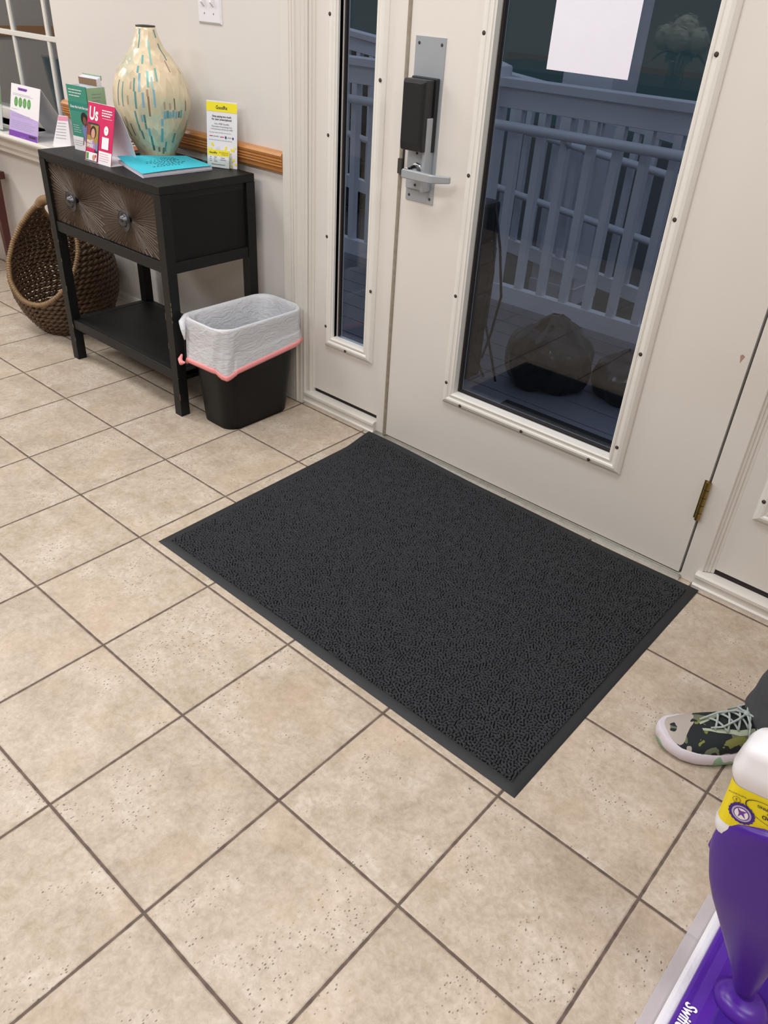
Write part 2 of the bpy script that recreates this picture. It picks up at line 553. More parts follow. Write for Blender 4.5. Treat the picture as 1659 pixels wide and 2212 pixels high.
# jambs: left jamb, mullion left of door, mullion right of door, right jamb
q = MB(); q.use(M_trim)
q.box(.26, YW + .002, 0, .322, .46, 2.14)
q.box(.306, .339, 0, .331, .353, 2.14)
structure(q.build('trim_7', bevel=.002), 'white jamb left of the narrow sidelight')
q = MB(); q.use(M_door)
q.box(.652, DY, 0.012, .684, .46, 2.14)
q.use(M_dirt)
q.loft([[(.684 + .008 - .0075 * math.cos(a), DY + .002 - .007 * math.sin(a), z) for a in [i * PI / 6 for i in range(7)]] + [(.6995, .40, z), (.684, .40, z)] for z in (.012, 2.14)])
structure(q.build('trim_8'), 'scuffed white mullion between the sidelight and the door')
q = MB(); q.use(M_door)
q.box(1.792, DY, 0, 1.846, .46, 2.14)
structure(q.build('trim_9', bevel=.002), 'white mullion right of the door hinge')
q = MB(); q.use(M_trim)
q.loft([[(1.846, .352, z), (1.846, .340, z), (1.853, .341, z), (1.853, .344, z), (1.861, .345, z), (1.861, .348, z), (1.869, .349, z), (1.871, .353, z)] for z in (.05, 2.12)])
q.box(2.222, YW + .002, 0, 2.27, .46, 2.14)
structure(q.build('trim_10'), 'white jamb mouldings of the right sidelight')
# sills under the sidelights
def sill(name, x0, x1, lab):
    pr = [(.36, 0), (.318, 0), (.316, .010), (.322, .014), (.323, .030), (.318, .033), (.318, .042), (.323, .047), (.352, .048), (.36, .048)]
    b = MB(); b.use(M_trim)
    b.loft([[(x, y, z) for y, z in pr] for x in (x0, x1)])
    return structure(b.build(name), lab)
sill('trim_11', .300, .652, 'white painted sill below the narrow sidelight')
sill('trim_12', 1.833, 2.25, 'white painted sill right of the door')
q = MB(); q.use(M_dark)
q.box(.322, .352, .040, .652, .40, .062); q.box(1.85, .352, .040, 2.222, .40, .062); q.box(.694, .345, 0, 1.792, .46, .012)
structure(q.build('trim_13'), 'dark gap under the sidelight panels')
q = MB(); q.use(M_alu)
q.loft([[(x, y, z) for y, z in ((.46, 0), (.318, 0), (.322, .006), (.335, .010), (.342, .014), (.36, .015), (.46, .015))] for x in (.655, 1.795)])
structure(q.build('trim_14'), 'worn metal threshold under the door')

# glazing frame: returns profile frame mesh around a rectangular pane
def glazing(parent, x0, x1, z0, z1, yf, w=.040, name='glazing_frame'):
    """x0.. = glass opening; moulding of width w outside it"""
    pr = [(w, 0), (w, .004), (w - .003, .0075), (w - .009, .013), (w - .017, .0155), (w - .022, .0145), (w - .024, .012),
          (.012, .0105), (.010, .013), (.006, .0135), (.004, .010), (0, .008), (0, -.012)]
    b = MB(); b.use(M_bead)
    rings = []
    for (cx_, sx_, cz_, sz_) in ((x0, -1, z0, -1), (x1, 1, z0, -1), (x1, 1, z1, 1), (x0, -1, z1, 1)):
        rings.append([(cx_ + sx_ * u, yf - d, cz_ + sz_ * u) for u, d in pr])
    rings.append(rings[0])
    b.loft(rings, close=False, caps=False)
    return b.build(name, parent)

def slab_with_hole(b, X0, X1, Z0, Z1, x0, x1, z0, z1, y0, y1):
    b.box(X0, y0, Z0, x0, y1, Z1); b.box(x1, y0, Z0, X1, y1, Z1)
    b.box(x0, y0, Z0, x1, y1, z0); b.box(x0, y0, z1, x1, y1, Z1)

def plugs(parent, pts, yf):
    for (x, z) in pts:
        b = MB(); b.use(M_screw)
        b.lathe([(0, 0), (.0048, 0), (.0052, .0016), (.0, .0018)], 12, Matrix.Translation((x, yf, z)) @ Matrix.Rotation(PI / 2, 4, 'X'))
        b.build('screw_plug', parent, smooth=True)

# sidelights
sl = empty('window_2'); structure(sl, 'narrow sidelight window between the wall and the door')
q = MB(); q.use(M_door); slab_with_hole(q, .322, .652, .064, 2.12, .428, .574, .283, 1.98, .345, .385)
q.build('panel', sl)
glazing(sl, .428, .574, .290, 1.95, .345, .040)
bx('spacer', (.430, .362, .290, .436, .372, 1.95), M_dark, sl)
bx('pane', (.428, .364, .285, .574, .370, 1.96), M_glass, sl)
plugs(sl, [(.401, .325), (.401, .630), (.401, .932), (.401, 1.245), (.401, 1.56), (.497, .262), (.602, .5), (.602, 1.1)], .3305)
sr = empty('window_3'); structure(sr, 'sidelight window at the right edge beside the door')
q = MB(); q.use(M_door); slab_with_hole(q, 1.86, 2.222, .064, 2.12, 1.952, 2.13, .292, 1.98, .350, .385)
q.build('panel', sr)
glazing(sr, 1.952, 2.13, .292, 1.95, .350, .040)
bx('pane', (1.952, .366, .285, 2.13, .372, 1.96), M_glass, sr)
plugs(sr, [(1.925, .315), (1.925, .60), (1.925, .9), (2.03, .264)], .3355)

# door
door = empty('door_1'); structure(door, 'off-white entrance door with a tall glass panel and lever lock')
q = MB(); q.use(M_door)
slab_with_hole(q, .6985, 1.7855, .016, 2.12, .968, 1.514, .270, 1.96, DY, .380)
q.build('door_slab', door)
glazing(door, .970, 1.512, .272, 1.95, DY, .042)
q = MB(); q.use(M_dark)
q.box(.970, .352, .272, .976, .366, 1.95); q.box(.976, .352, .272, 1.512, .366, .277)
q.build('glazing_seal', door)
bx('pane', (.968, .356, .270, 1.514, .362, 1.955), M_glass, door)
plugs(door, [(.944, z) for z in (.302, .577, .908, 1.237, 1.56)] + [(1.532, z) for z in (.312, .582, .911, 1.24, 1.56)] + [(x, .243) for x in (1.005, 1.233, 1.460)], DY - .0142)
# hinges
for z0 in (.196, 1.78):
    b = MB(); b.use(M_brass)
    for k in range(5):
        b.lathe([(0, 0), (.0068, 0), (.0068, .0218), (0, .0218)], 14, Matrix.Translation((1.7885, .3285, z0 + .0235 * k)))
    b.box(1.776, .334, z0, 1.789, .3365, z0 + .116)
    b.build('hinge', door)
# little stain and chip on the door
b = MB(); b.use(mat('brown_smudge', (176, 142, 128), .6))
b.poly([(1.762, .648), (1.767, .652), (1.773, .648), (1.770, .641), (1.766, .630), (1.764, .640)], .0003, Matrix.Translation((0, DY, 0)))
b.build('stain', door)
# lock plate assembly
q = MB(); q.use(M_plate); q.box(.7195, DY - .003, .806, .8205, DY, 1.216)
q.use(M_screw)
for (x, z) in ((.732, 1.200), (.808, 1.200), (.732, .820), (.808, .820)):
    q.lathe([(0, 0), (.0042, 0), (.003, .0015), (0, .0016)], 12, Matrix.Translation((x, DY - .003, z)) @ Matrix.Rotation(PI / 2, 4, 'X'))
q.build('lock_plate', door)
def cham(b, x0, x1, z0, z1, yb, yf, c):
    r0 = [(x0, yb, z0), (x1, yb, z0), (x1, yb, z1), (x0, yb, z1)]
    r1 = [(x0, yf + c, z0), (x1, yf + c, z0), (x1, yf + c, z1), (x0, yf + c, z1)]
    r2 = [(x0 + c * .6, yf, z0 + c * 2.0), (x1 - c * .6, yf, z0 + c * 2.0), (x1 - c * .6, yf, z1 - c * .6), (x0 + c * .6, yf, z1 - c * .6)]
    b.loft([r0, r1, r2])
q = MB(); q.use(M_blackp); q.box(.724, DY - .016, .944, .812, DY - .003, 1.124)
cham(q, .7285, .8055, .946, 1.120, DY - .016, DY - .061, .010)
q.build('battery_box', door, 0.0025)
q = MB(); q.use(M_plate)
q.box(.725, DY - .014, .840, .806, DY - .003, .946); q.box(.797, DY - .038, .842, .809, DY - .003, 1.030)
q.build('escutcheon', door, 0.002)
for z in (.936, .852):
    q = MB(); q.use(M_screw); q.lathe([(0, 0), (.004, 0), (.003, .0015), (0, .0016)], 12, Matrix.Translation((.760, DY - .0142, z)) @ Matrix.Rotation(PI / 2, 4, 'X'))
    q.build('screw', door)
q = MB(); q.use(M_chrome)
Mh = Matrix.Translation((.770, DY - .014, .893)) @ Matrix.Rotation(PI / 2, 4, 'X')
q.lathe([(0, 0), (.021, 0), (.021, .010), (.018, .013), (.0165, .013), (.0165, .026), (.013, .040), (.012, .055), (0, .055)], 32, Mh)
q.build('lever_rose', door, smooth=False, bevel=.001)
q = MB(); q.use(M_plate)
yl = DY - .066
rg = []
for (x, y, hz, t) in ((.7515, yl + .001, .004, .002), (.7535, yl, .0095, .004), (.758, yl, .0125, .005), (.80, yl, .0125, .005), (.853, yl, .0115, .005), (.862, yl + .003, .011, .005), (.885, yl + .022, .0095, .0045), (.896, yl + .031, .0088, .004), (.898, yl + .033, .007, .002)):
    rg.append([(x, y - t, .889 - hz * .8), (x, y - t, .889 + hz * .8), (x, y - t * .4, .889 + hz), (x, y + t, .889 + hz), (x, y + t, .889 - hz), (x, y - t * .4, .889 - hz)])
q.loft(rg)
q.build('door_lever', door, 0.0012)
# latch + strike seen in the gap
q = MB(); q.use(M_blackp); q.box(.6995, .332, .868, .7045, .350, .940)
q.use(mat('dull_strike_metal', (84, 84, 80), .4, metal=.6)); q.box(.690, .3225, .872, .7025, .331, .912)
q.build('latch', door)

# notice paper taped to the door glass (inside face)
b = MB(); b.use(M_paper)
rings = []
for i in range(9):
    z = 1.173 + .2794 * i / 8
    rings.append([(1.115 + .2159 * j / 8, .3545 - .0008 * (1 - i / 8) ** 2, z - .002 * (j / 8 - .5)) for j in range(9)])
b.loft(rings, close=False, caps=False)
o = b.build('paper_notice')
md = o.modifiers.new('thick', 'SOLIDIFY'); md.thickness = .0004
tag(o, 'blank white sheet of paper taped to the door glass', 'paper')

# light switch plate
sw = empty('light_switch', (-.138, YW, 1.244)); tag(sw, 'white double light switch on the wall above the vase table', 'light switch')
q = MB(); q.use(M_whitep)
q.loft([[(-.0585, 0, -.0585), (.0585, 0, -.0585), (.0585, 0, .0585), (-.0585, 0, .0585)], [(-.0585, -.002, -.0585), (.0585, -.002, -.0585), (.0585, -.002, .0585), (-.0585, -.002, .0585)],
        [(-.053, -.0065, -.053), (.053, -.0065, -.053), (.053, -.0065, .053), (-.053, -.0065, .053)]])
q.build('switch_plate', sw)
for x in (-.023, .023):
    q = MB(); q.use(M_whitep); q.loft([[(x - .005, -.006, -.012), (x + .005, -.006, -.012), (x + .005, -.006, .012), (x - .005, -.006, .012)], [(x - .004, -.019, .001), (x + .004, -.019, .001), (x + .004, -.017, .010), (x - .004, -.017, .010)]])
    q.build('toggle', sw)
    for z in (-.030, .030):
        q = MB(); q.use(M_gtext); q.lathe([(0, 0), (.003, 0), (.002, .001), (0, .001)], 10, Matrix.Translation((x, -.0065, z)) @ Matrix.Rotation(PI / 2, 4, 'X'))
        q.build('screw', sw)

# ------------------------------------------------------------------ console table
tb = empty('console_table', (0, 0, 0)); tag(tb, 'black distressed console table with one carved drawer and a low shelf', 'table')
X0, X1, Y0, Y1, ZT = -.620, .096, -.086, .290, .777
bx('tabletop', (X0, Y0, ZT - .026, X1, Y1, ZT), M_black, tb, .0025)
for (x, y) in ((X0, Y0), (X1 - .036, Y0), (X0, Y1 - .036), (X1 - .036, Y1 - .036)):
    b = MB(); b.use(M_black); b.box(x, y, 0, x + .036, y + .036, ZT - .026)
    if y < 0:
        rn = random.Random(int(x * 100)); b.use(M_edge)
        for i in range(9):
            z = rn.uniform(.02, .5); h = rn.uniform(.004, .03); xe = x if rn.random() < .5 else x + .036
            b.add([(xe - .0012, y - .0002, z), (xe + .0002, y - .0002, z + .002), (xe + .0002, y - .0002, z + h), (xe - .0010, y - .0002, z + h - .002)], [(0, 1, 2, 3)])
            b.add([(xe + .0002, y - .0002, z), (xe + .0002, y + .0014, z), (xe + .0002, y + .0010, z + h), (xe + .0002, y - .0002, z + h)], [(0, 1, 2, 3)])
    b.build('leg', tb)
for (zz0, zz1) in ((.505, .541),):
    bx('rail', (X0 + .036, Y0 + .004, zz0, X1 - .036, Y0 + .034, zz1), M_black, tb, .002)
    bx('rail', (X1 - .034, Y0 + .036, zz0, X1 - .002, Y1 - .036, zz1), M_black, tb, .002)
    bx('rail', (X0 + .002, Y0 + .036, zz0, X0 + .034, Y1 - .036, zz1), M_black, tb, .002)
bx('side_panel', (X1 - .022, Y0 + .036, .541, X1 - .010, Y1 - .036, ZT - .026), M_black2, tb)
bx('side_panel', (X0 + .010, Y0 + .036, .541, X0 + .022, Y1 - .036, ZT - .026), M_black2, tb)
bx('back_panel', (X0 + .036, Y1 - .022, .541, X1 - .036, Y1 - .010, ZT - .026), M_black2, tb)
bx('bottom_panel', (X0 + .034, Y0 + .034, .520, X1 - .034, Y1 - .022, .530), M_black2, tb)
q = MB(); q.use(M_black)
q.box(X1 - .036, Y0 + .036, ZT - .048, X1 - .008, Y1 - .036, ZT - .026)
q.box(X0 + .036, Y0 + .003, ZT - .034, X1 - .036, Y0 + .03, ZT - .026)
q.build('top_rail', tb, .002)
q = MB(); q.use(M_black2)
q.box(X0 + .036, Y0 + .03, .146, X1 - .036, Y1 - .03, .163)
q.box(X0 + .004, Y0 + .036, .148, X1 - .004, Y1 - .036, .162)
q.build('shelf', tb)
q = MB(); q.use(M_black)
q.box(X0 + .036, Y0 + .004, .130, X1 - .036, Y0 + .032, .166); q.box(X1 - .032, Y0 + .036, .130, X1 - .004, Y1 - .036, .164)
q.box(X0 + .004, Y0 + .036, .130, X0 + .032, Y1 - .036, .164); q.box(X0 + .036, Y1 - .032, .130, X1 - .036, Y1 - .004, .164)
q.build('shelf_rail', tb, .003)
# drawer with carved sunbursts
dr = MB(); dr.use(M_drawer)
dx0, dx1, dz0, dz1 = X0 + .037, X1 - .037, .543, ZT - .035
dr.box(dx0, Y0 + .012, dz0, dx1, Y0 + .028, dz1)
dro = dr.build('drawer', tb)
rg_ = MB(); rg_.use(M_ridge)
mid = (dx0 + dx1) / 2; zc = (dz0 + dz1) / 2 - .002
for side in (0, 1):
    xa, xb = (dx0, mid) if side == 0 else (mid, dx1)
    cx = (xa + xb) / 2
    nr = 84
    for k in range(nr):
        a = 2 * PI * k / nr
        ca, sa = math.cos(a), math.sin(a)
        tx = ((xb if ca > 0 else xa) - cx) / ca if abs(ca) > 1e-5 else 9
        tz = ((dz1 if sa > 0 else dz0) - zc) / sa if abs(sa) > 1e-5 else 9
        t = min(tx, tz)
        starts = .012 if k % 2 == 0 else (.045 if k % 4 == 1 else .075)
        t_end = t * (1.0 if k % 2 == 0 else random.uniform(.8, 1.0))
        if starts >= t_end: continue
        hw0 = .0009; hw1 = min(.0022, .0009 + .018 * (t_end * PI * 2 / nr / 2) * 2)
        nx, nz = -sa, ca
        p = lambda s, w_, yy: (cx + ca * s + nx * w_, yy, zc + sa * s + nz * w_)
        yb = Y0 + .012
        rg_.loft([[p(starts, -hw0, yb), p(starts, 0, yb - .0014), p(starts, hw0, yb)],
                  [p(t_end, -hw1, yb), p(t_end, 0, yb - .0026), p(t_end, hw1, yb)]])
o = rg_.build('carved_rays', dro)
for cx in (dx0 + (mid - dx0) / 2, mid + (dx1 - mid) / 2):
    k = MB(); k.use(M_pew)
    Mk = Matrix.Translation((cx, Y0 + .012, zc)) @ Matrix.Rotation(PI / 2, 4, 'X')
    k.lathe([(0, 0), (.008, 0), (.007, .014), (.010, .019), (.029, .0190), (.0335, .0225), (.0325, .0255), (.0290, .0225), (.0195, .0215), (.0190, .0250), (.0165, .0315), (.0110, .0365), (.005, .0385), (0, .0390)], 40, Mk)
    k.build('knob', dro, smooth=True)

# ------------------------------------------------------------------ vase
def vase_material():
    m = bpy.data.materials.new('capiz_mosaic'); m.use_nodes = True
    nt = m.node_tree; N = nt.nodes; L = nt.links; b = N['Principled BSDF']
    tcn = N.new('ShaderNodeTexCoord')
    nz = N.new('ShaderNodeTexNoise'); nz.inputs['Scale'].default_value = 9; nz.inputs['Detail'].default_value = 3
    L.new(tcn.outputs['Object'], nz.inputs['Vector'])
    vo = N.new('ShaderNodeTexVoronoi'); vo.inputs['Scale'].default_value = 42
    mp = N.new('ShaderNodeMapping'); mp.inputs['Scale'].default_value = (1.2, 1.2, .35)
    L.new(tcn.outputs['Object'], mp.inputs[0]); L.new(mp.outputs[0], vo.inputs['Vector'])
    r = N.new('ShaderNodeValToRGB'); L.new(nz.outputs['Fac'], r.inputs[0])
    e = r.color_ramp.elements
    e[0].position = .30; e[0].color = (*lin((188, 204, 184)), 1)
    e[1].position = .46; e[1].color = (*lin((222, 208, 178)), 1)
    x = e.new(.6); x.color = (*lin((238, 222, 192)), 1)
    x = e.new(.72); x.color = (*lin((206, 178, 158)), 1)
    mx = N.new('ShaderNodeMix'); mx.data_type = 'RGBA'; mx.blend_type = 'MULTIPLY'; mx.inputs['Factor'].default_value = .5
    hs = N.new('ShaderNodeValToRGB'); L.new(vo.outputs['Color'], hs.inputs[0])
    hs.color_ramp.elements[0].color = (.62, .58, .52, 1); hs.color_ramp.elements[1].color = (1.1, 1.08, 1.02, 1)
    L.new(r.outputs[0], mx.inputs['A']); L.new(hs.outputs[0], mx.inputs['B'])
    L.new(mx.outputs['Result'], b.inputs['Base Color'])
    b.inputs['Roughness'].default_value = .22
    bp = N.new('ShaderNodeBump'); bp.inputs['Strength'].default_value = .5; bp.inputs['Distance'].default_value = .004
    L.new(vo.outputs['Distance'], bp.inputs['Height']); L.new(bp.outputs[0], b.inputs['Normal'])
    return m
VC = (-.285, .180, ZT)
wprof = [(100, 41), (240, 52), (400, 71), (500, 95), (600, 113), (700, 133), (800, 149), (900, 160), (1000, 168), (1100, 172), (1200, 173), (1300, 170), (1400, 163),
         (1500, 155), (1600, 145), (1700, 131), (1800, 116), (1900, 100), (2000, 86), (2110, 78)]
vp = []
for (py, w_) in reversed(wprof):
    vp.append((w_ * .00074, (2110 - py) / 2010 * .392))
def vr(z):
    for (r0, z0), (r1, z1) in zip(vp, vp[1:]):
        if z0 <= z <= z1: return r0 + (r1 - r0) * (z - z0) / (z1 - z0)
    return vp[-1][0]
vase = empty('vase', VC); tag(vase, 'tall cream mosaic vase with turquoise streaks on the black console table', 'vase')
q = MB(); q.use(vase_material())
topr = vp[-1][0]
q.lathe([(0, 0)] + [(vr(i * .392 / 40), i * .392 / 40) for i in range(41)] + [(topr - .003, .393), (topr - .005, .388)], 72)
vb = q
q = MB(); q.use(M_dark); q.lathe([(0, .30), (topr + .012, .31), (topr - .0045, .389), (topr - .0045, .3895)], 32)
q.use(mat('vase_lip', (58, 50, 42), .5)); q.lathe([(topr - .006, .388), (topr - .006, .3945), (topr + .0006, .3945), (topr + .0006, .390)], 40)
q.build('vase_mouth', vase, smooth=True)
q = vb
rn = random.Random(11)
blues = [(112, 172, 184), (96, 152, 152), (120, 186, 178), (130, 176, 196), (84, 132, 128), (150, 200, 190)]
browns = [(150, 118, 94), (128, 98, 74), (176, 150, 128), (108, 92, 68)]
def streak(a, z0, z1, wd, col):
    q.use(mat('shell_%d_%d_%d' % col, col, .25))
    n = max(2, int((z1 - z0) / .012)); vs = []; 
    for i in range(n + 1):
        z = z0 + (z1 - z0) * i / n; r = vr(z) + .0006; da = wd / max(r, .02) / 2
        vs += [(r * math.cos(a - da), r * math.sin(a - da), z), (r * math.cos(a + da), r * math.sin(a + da), z)]
    q.add(vs, [(2 * i, 2 * i + 1, 2 * i + 3, 2 * i + 2) for i in range(n)])
# angles measured so that the streaks seen in front stand where they do
A0 = math.atan2(CY - VC[1], CX - VC[0])      # direction towards the viewer side
def sfx(px, py): # offset px (crop coords) -> angle, z
    z = (2110 - py) / 2010 * .392
    cx_ = 573 + (660 - 573) * (py - 100) / 2010
    s = max(-.97, min(.97, (px - cx_) / 6.91 * .00148 / max(vr(z), .01)))
    return A0 + math.asin(s), z
for (px, p0, p1, w_, c) in ((483, 130, 210, 5, 1), (470, 210, 400, 3.4, 1), (700, 140, 250, 4.5, 1), (790, 330, 560, 3.4, 4), (612, 290, 620, 4.4, 5), (503, 490, 610, 5, 2),
        (428, 640, 735, 5, 0), (436, 740, 1000, 5.6, 3), (478, 1010, 1230, 5.6, 3), (358, 810, 1000, 4.2, 1), (368, 1000, 1255, 4.8, 1), (180, 880, 1245, 3.6, 1), (118, 860, 1240, 3.4, 4),
        (560, 700, 930, 5.5, 2), (620, 780, 960, 4.6, 5), (645, 960, 1220, 5.0, 3), (685, 660, 850, 4.5, 2), (365, 1290, 1500, 4.6, 1), (400, 1500, 1600, 4.5, 4), (445, 1600, 1740, 4.5, 4),
        (445, 1350, 1450, 5, 3), (487, 1340, 1470, 5, 4), (500, 1480, 1570, 4.6, 4), (548, 1550, 1680, 5.4, 0), (578, 1680, 1840, 5, 4), (735, 1555, 1780, 6, 0), (780, 1780, 1950, 4.2, 1),
        (910, 1640, 1805, 5.4, 1), (1110, 1450, 1650, 4, 1), (1085, 1650, 1850, 4, 4), (790, 1280, 1400, 6, 3), (830, 1270, 1390, 6, 1), (870, 1290, 1390, 7, 3), (915, 1265, 1380, 6, 0),
        (960, 1290, 1400, 6, 3), (1000, 1290, 1390, 5, 4), (1035, 1275, 1400, 6, 0), (745, 1400, 1510, 6, 3)):
    a, za = sfx(px, (p0 + p1) / 2); z0 = (2110 - p1) / 2010 * .392; z1 = (2110 - p0) / 2010 * .392
    streak(a, z0, z1, w_ * .00125, blues[c])
for (px, p0, p1, w_, c) in ((310, 860, 970, 4.5, 2), (545, 960, 1060, 5, 2), (560, 1060, 1360, 4.5, 0), (255, 1070, 1200, 4, 2), (940, 1090, 1260, 3.5, 1), (1110, 1140, 1300, 3, 1), (870, 1160, 1250, 4.5, 2),
        (790, 1140, 1250, 5, 2), (860, 560, 720, 4, 2), (1040, 680, 760, 3, 2), (600, 1840, 1930, 5, 3), (680, 1870, 1950, 5, 0), (745, 1880, 1990, 5, 0), (300, 1500, 1700, 4.5, 0), (245, 1560, 1720, 4, 1), (215, 1400, 1560, 4, 2)):
    a, za = sfx(px, (p0 + p1) / 2); streak(a, (2110 - p1) / 2010 * .392, (2110 - p0) / 2010 * .392, w_ * .0013, browns[c])
for i in range(46):
    a = A0 + PI + rn.uniform(-1.5, 1.5); z = rn.uniform(.02, .33); h = rn.uniform(.02, .06)
    streak(a, z, z + h, rn.uniform(.003, .005), rn.choice(blues + browns))
q.build('vase_body', vase, smooth=True)

# ------------------------------------------------------------------ printed displays
C_teal = mat('teal_print', (62, 150, 128), .5); C_teal2 = mat('teal_band_print', (36, 140, 124), .5)
C_lgreen = mat('pale_green_print', (150, 182, 148), .5)
C_pink = mat('magenta_print', (214, 28, 96), .45)
C_skin1 = mat('brown_skin_print', (128, 84, 62), .6); C_hair = mat('black_hair_print', (34, 26, 26), .6)
C_shirt = mat('blue_shirt_print', (122, 140, 190), .6); C_red = mat('rust_trouser_print', (170, 84, 74), .6)
C_lilac = mat('lilac_print', (190, 170, 220), .5); C_violet = mat('violet_print', (120, 62, 168), .5)
C_green = mat('leaf_green_print', (98, 182, 70), .5); C_dgreen = mat('mid_green_print', (92, 158, 78), .5)
C_yel = mat('yellow_print', (250, 232, 50), .45); C_pale = mat('pale_grey_print', (224, 224, 232), .5)
C_tan = mat('tan_skin_print', (214, 158, 132), .6); C_lav = mat('lavender_print', (170, 140, 190), .6)
C_navy = mat('navy_print', (60, 70, 140), .5)

# teal brochure box
g = empty('brochure_box', (-.562, .026, ZT), math.radians(4)); tag(g, 'teal brochure box picturing a woman in a blue shirt, on the table', 'leaflet holder')
q = MB(); W_, H_ = .112, .205
q.use(C_teal)
q.box(0, 0, 0, W_, .002, H_)
q.use(C_lgreen); q.box(W_ - .002, 0, 0, W_, .075, H_ - .003)
q.use(M_white); q.box(0, .073, 0, W_, .075, H_ - .002); q.box(0, 0, 0, .002, .075, H_ - .002); q.box(0, 0, 0, W_, .075, .002)
q.use(C_teal2); q.rect(.0, .128, W_, .153)
q.use(M_white2); q.rect(0, 0, W_ * .62, .045); q.text('Does this look like you?', .010, .136, .0108, bold=True)
q.lines(.012, .088, .190, 3, .009, .0028); q.lines(.012, .055, .080, 4, .007, .0012)
q.use(M_gtext); q.lines(.006, .06, .030, 3, .007, .0014)
q.use(C_hair); q.disc(.082, .105, .020, .021, .0008); q.use(C_skin1); q.disc(.082, .098, .010, .014, .0009)
q.rect(.078, .080, .086, .090, .0009)
q.use(C_shirt); q.poly([(.066, .034), (.062, .078), (.076, .088), (.090, .088), (.104, .078), (.104, .036), (.096, .030)], .0008)
q.use(C_skin1); q.poly([(.062, .046), (.068, .048), (.058, .022), (.052, .018)], .0009)
q.use(C_red); q.poly([(.072, .002), (.070, .034), (.102, .034), (.102, .002), (.092, .002), (.088, .02), (.084, .002)], .0008)
q.use(M_gtext)
Mr = Matrix.Translation((W_, 0, 0)) @ Matrix.Rotation(PI / 2, 4, 'Z')
q.lines(.020, .062, .182, 4, .010, .002, M=Mr)
q.build('holder', g)
q = MB(); q.use(M_paper)
for i in range(5):
    q.box(.006, .050 + i * .004, .002, W_ - .006, .053 + i * .004, .226 + i * .0015)
q.use(mat('kraft_brown_print', (150, 122, 98), .6)); q.rect(.006, .205, W_ - .006, .226, .0006, Matrix.Translation((0, .050, 0)))
q.use(C_lgreen); q.box(.006, .067, .222, W_ - .006, .072, .236)
q.build('brochures', g)

# pink table card (A-frame)
g = empty('magazine_card', (-.376, -.048, ZT), math.radians(1)); tag(g, 'magenta magazine subscription card standing beside the vase', 'table card')
q = MB(); W_, H_ = .150, .180
Mt = Matrix.Rotation(math.radians(-14), 4, 'X')
q.M = Mt
q.use(C_pink); q.box(0, 0, 0, W_, .0015, H_)
q.use(M_white2); q.rect(W_ * .52, 0, W_, .040)
q.text('Us', .010, .128, .056, bold=True, sx=.86)
q.lines(.082, .142, .160, 3, .0075, .0035); q.lines(.086, .142, .138, 1, .006, .0012)
q.disc(.112, .104, .0125, .0140); q.rect(.092, .048, .130, .084, .0010)
q.use(C_pink); q.text('+', .112, .101, .012, .0012, 'c')
q.lines(.084, .140, .032, 4, .007, .0012)
q.use(M_text); q.poly([(.004, .002), (.002, .112), (.008, .119), (.066, .119), (.073, .112), (.073, .002)], .0008)
q.use(mat('magazine_cover_ochre', (170, 140, 70), .5)); q.rect(.006, .040, .069, .113, .0011)
q.use(mat('magazine_cover_brick', (150, 60, 50), .5)); q.rect(.006, .080, .024, .113, .0012)
q.use(C_hair); q.disc(.040, .090, .018, .020, .0013)
q.use(C_tan); q.disc(.040, .086, .011, .016, .0014); q.rect(.034, .060, .046, .074, .0014)
q.use(C_lav); q.poly([(.022, .040), (.026, .058), (.040, .066), (.054, .058), (.058, .040)], .0015)
q.use(M_white2); q.text('PRINCE', .008, .056, .013, .0017, bold=True, sx=.7); q.text('DIVORCE', .008, .044, .013, .0017, bold=True, sx=.66)
q.use(C_pink); q.rect(.008, .030, .055, .041, .0016)
q.use(M_white2); q.rect(.006, .004, .069, .029, .0012)
q.use(C_dgreen); q.rect(.008, .006, .022, .026, .0014); q.use(C_tan); q.disc(.052, .014, .009, .009, .0015); q.use(C_pink); q.disc(.062, .020, .004, .005, .0016)
q.use(C_shirt); q.rect(.060, .036, .071, .060, .0016)
q.M = Matrix.Identity(4)
q.build('front_panel', g)
q = MB(); q.use(M_white); rings = []
ty, tz = H_ * math.sin(math.radians(14)), H_ * math.cos(math.radians(14))
for i in range(9):
    t = i / 8
    y = ty + (.106 - ty) * t ** .8; z = tz * (1 - t) + .012 * math.sin(PI * t)
    rings.append([(0, y, z), (W_, y, z)])
q.loft(rings, close=False, caps=False)
q.box(0, .0, 0, W_, .106, .0012)
o = q.build('back_panel', g)
md = o.modifiers.new('thick', 'SOLIDIFY'); md.thickness = .0012

# yellow prescription card display with pocket
ang = math.atan2(.04, .098)
g = empty('savings_card_display', (-.088, .240, ZT), ang); tag(g, 'yellow and white prescription savings card display at the right end of the table', 'table card')
q = MB(); W_, H_ = .113, .200
q.M = Matrix.Rotation(math.radians(-6), 4, 'X')
q.use(M_white); q.box(0, 0, 0, W_, .0015, H_)
q.use(C_yel); q.rect(0, .168, W_, H_ - .004)
q.use(M_text); q.text('GoodRx', W_ / 2, .176, .0145, align='c', bold=True, sx=.85)
q.text('Stop paying too much', W_ / 2, .152, .0080, align='c', bold=True)
q.text('for your prescriptions!', W_ / 2, .143, .0080, align='c', bold=True)
q.text('Use a FREE GoodRx', W_ / 2, .130, .0066, align='c'); q.text('Prescription Drug Savings Card', W_ / 2, .122, .0060, align='c')
q.text('at the pharmacy and save up to 80%', W_ / 2, .1145, .0056, align='c')
q.use(M_gtext); q.lines(.010, .105, .105, 1, .006, .0012); q.lines(.008, .106, .082, 1, .006, .0012)
q.use(C_pink); q.rect(.010, .093, .022, .0955); q.rect(.050, .092, .064, .0945); q.use(M_gtext); q.rect(.024, .093, .045, .095); q.rect(.078, .092, .092, .094)
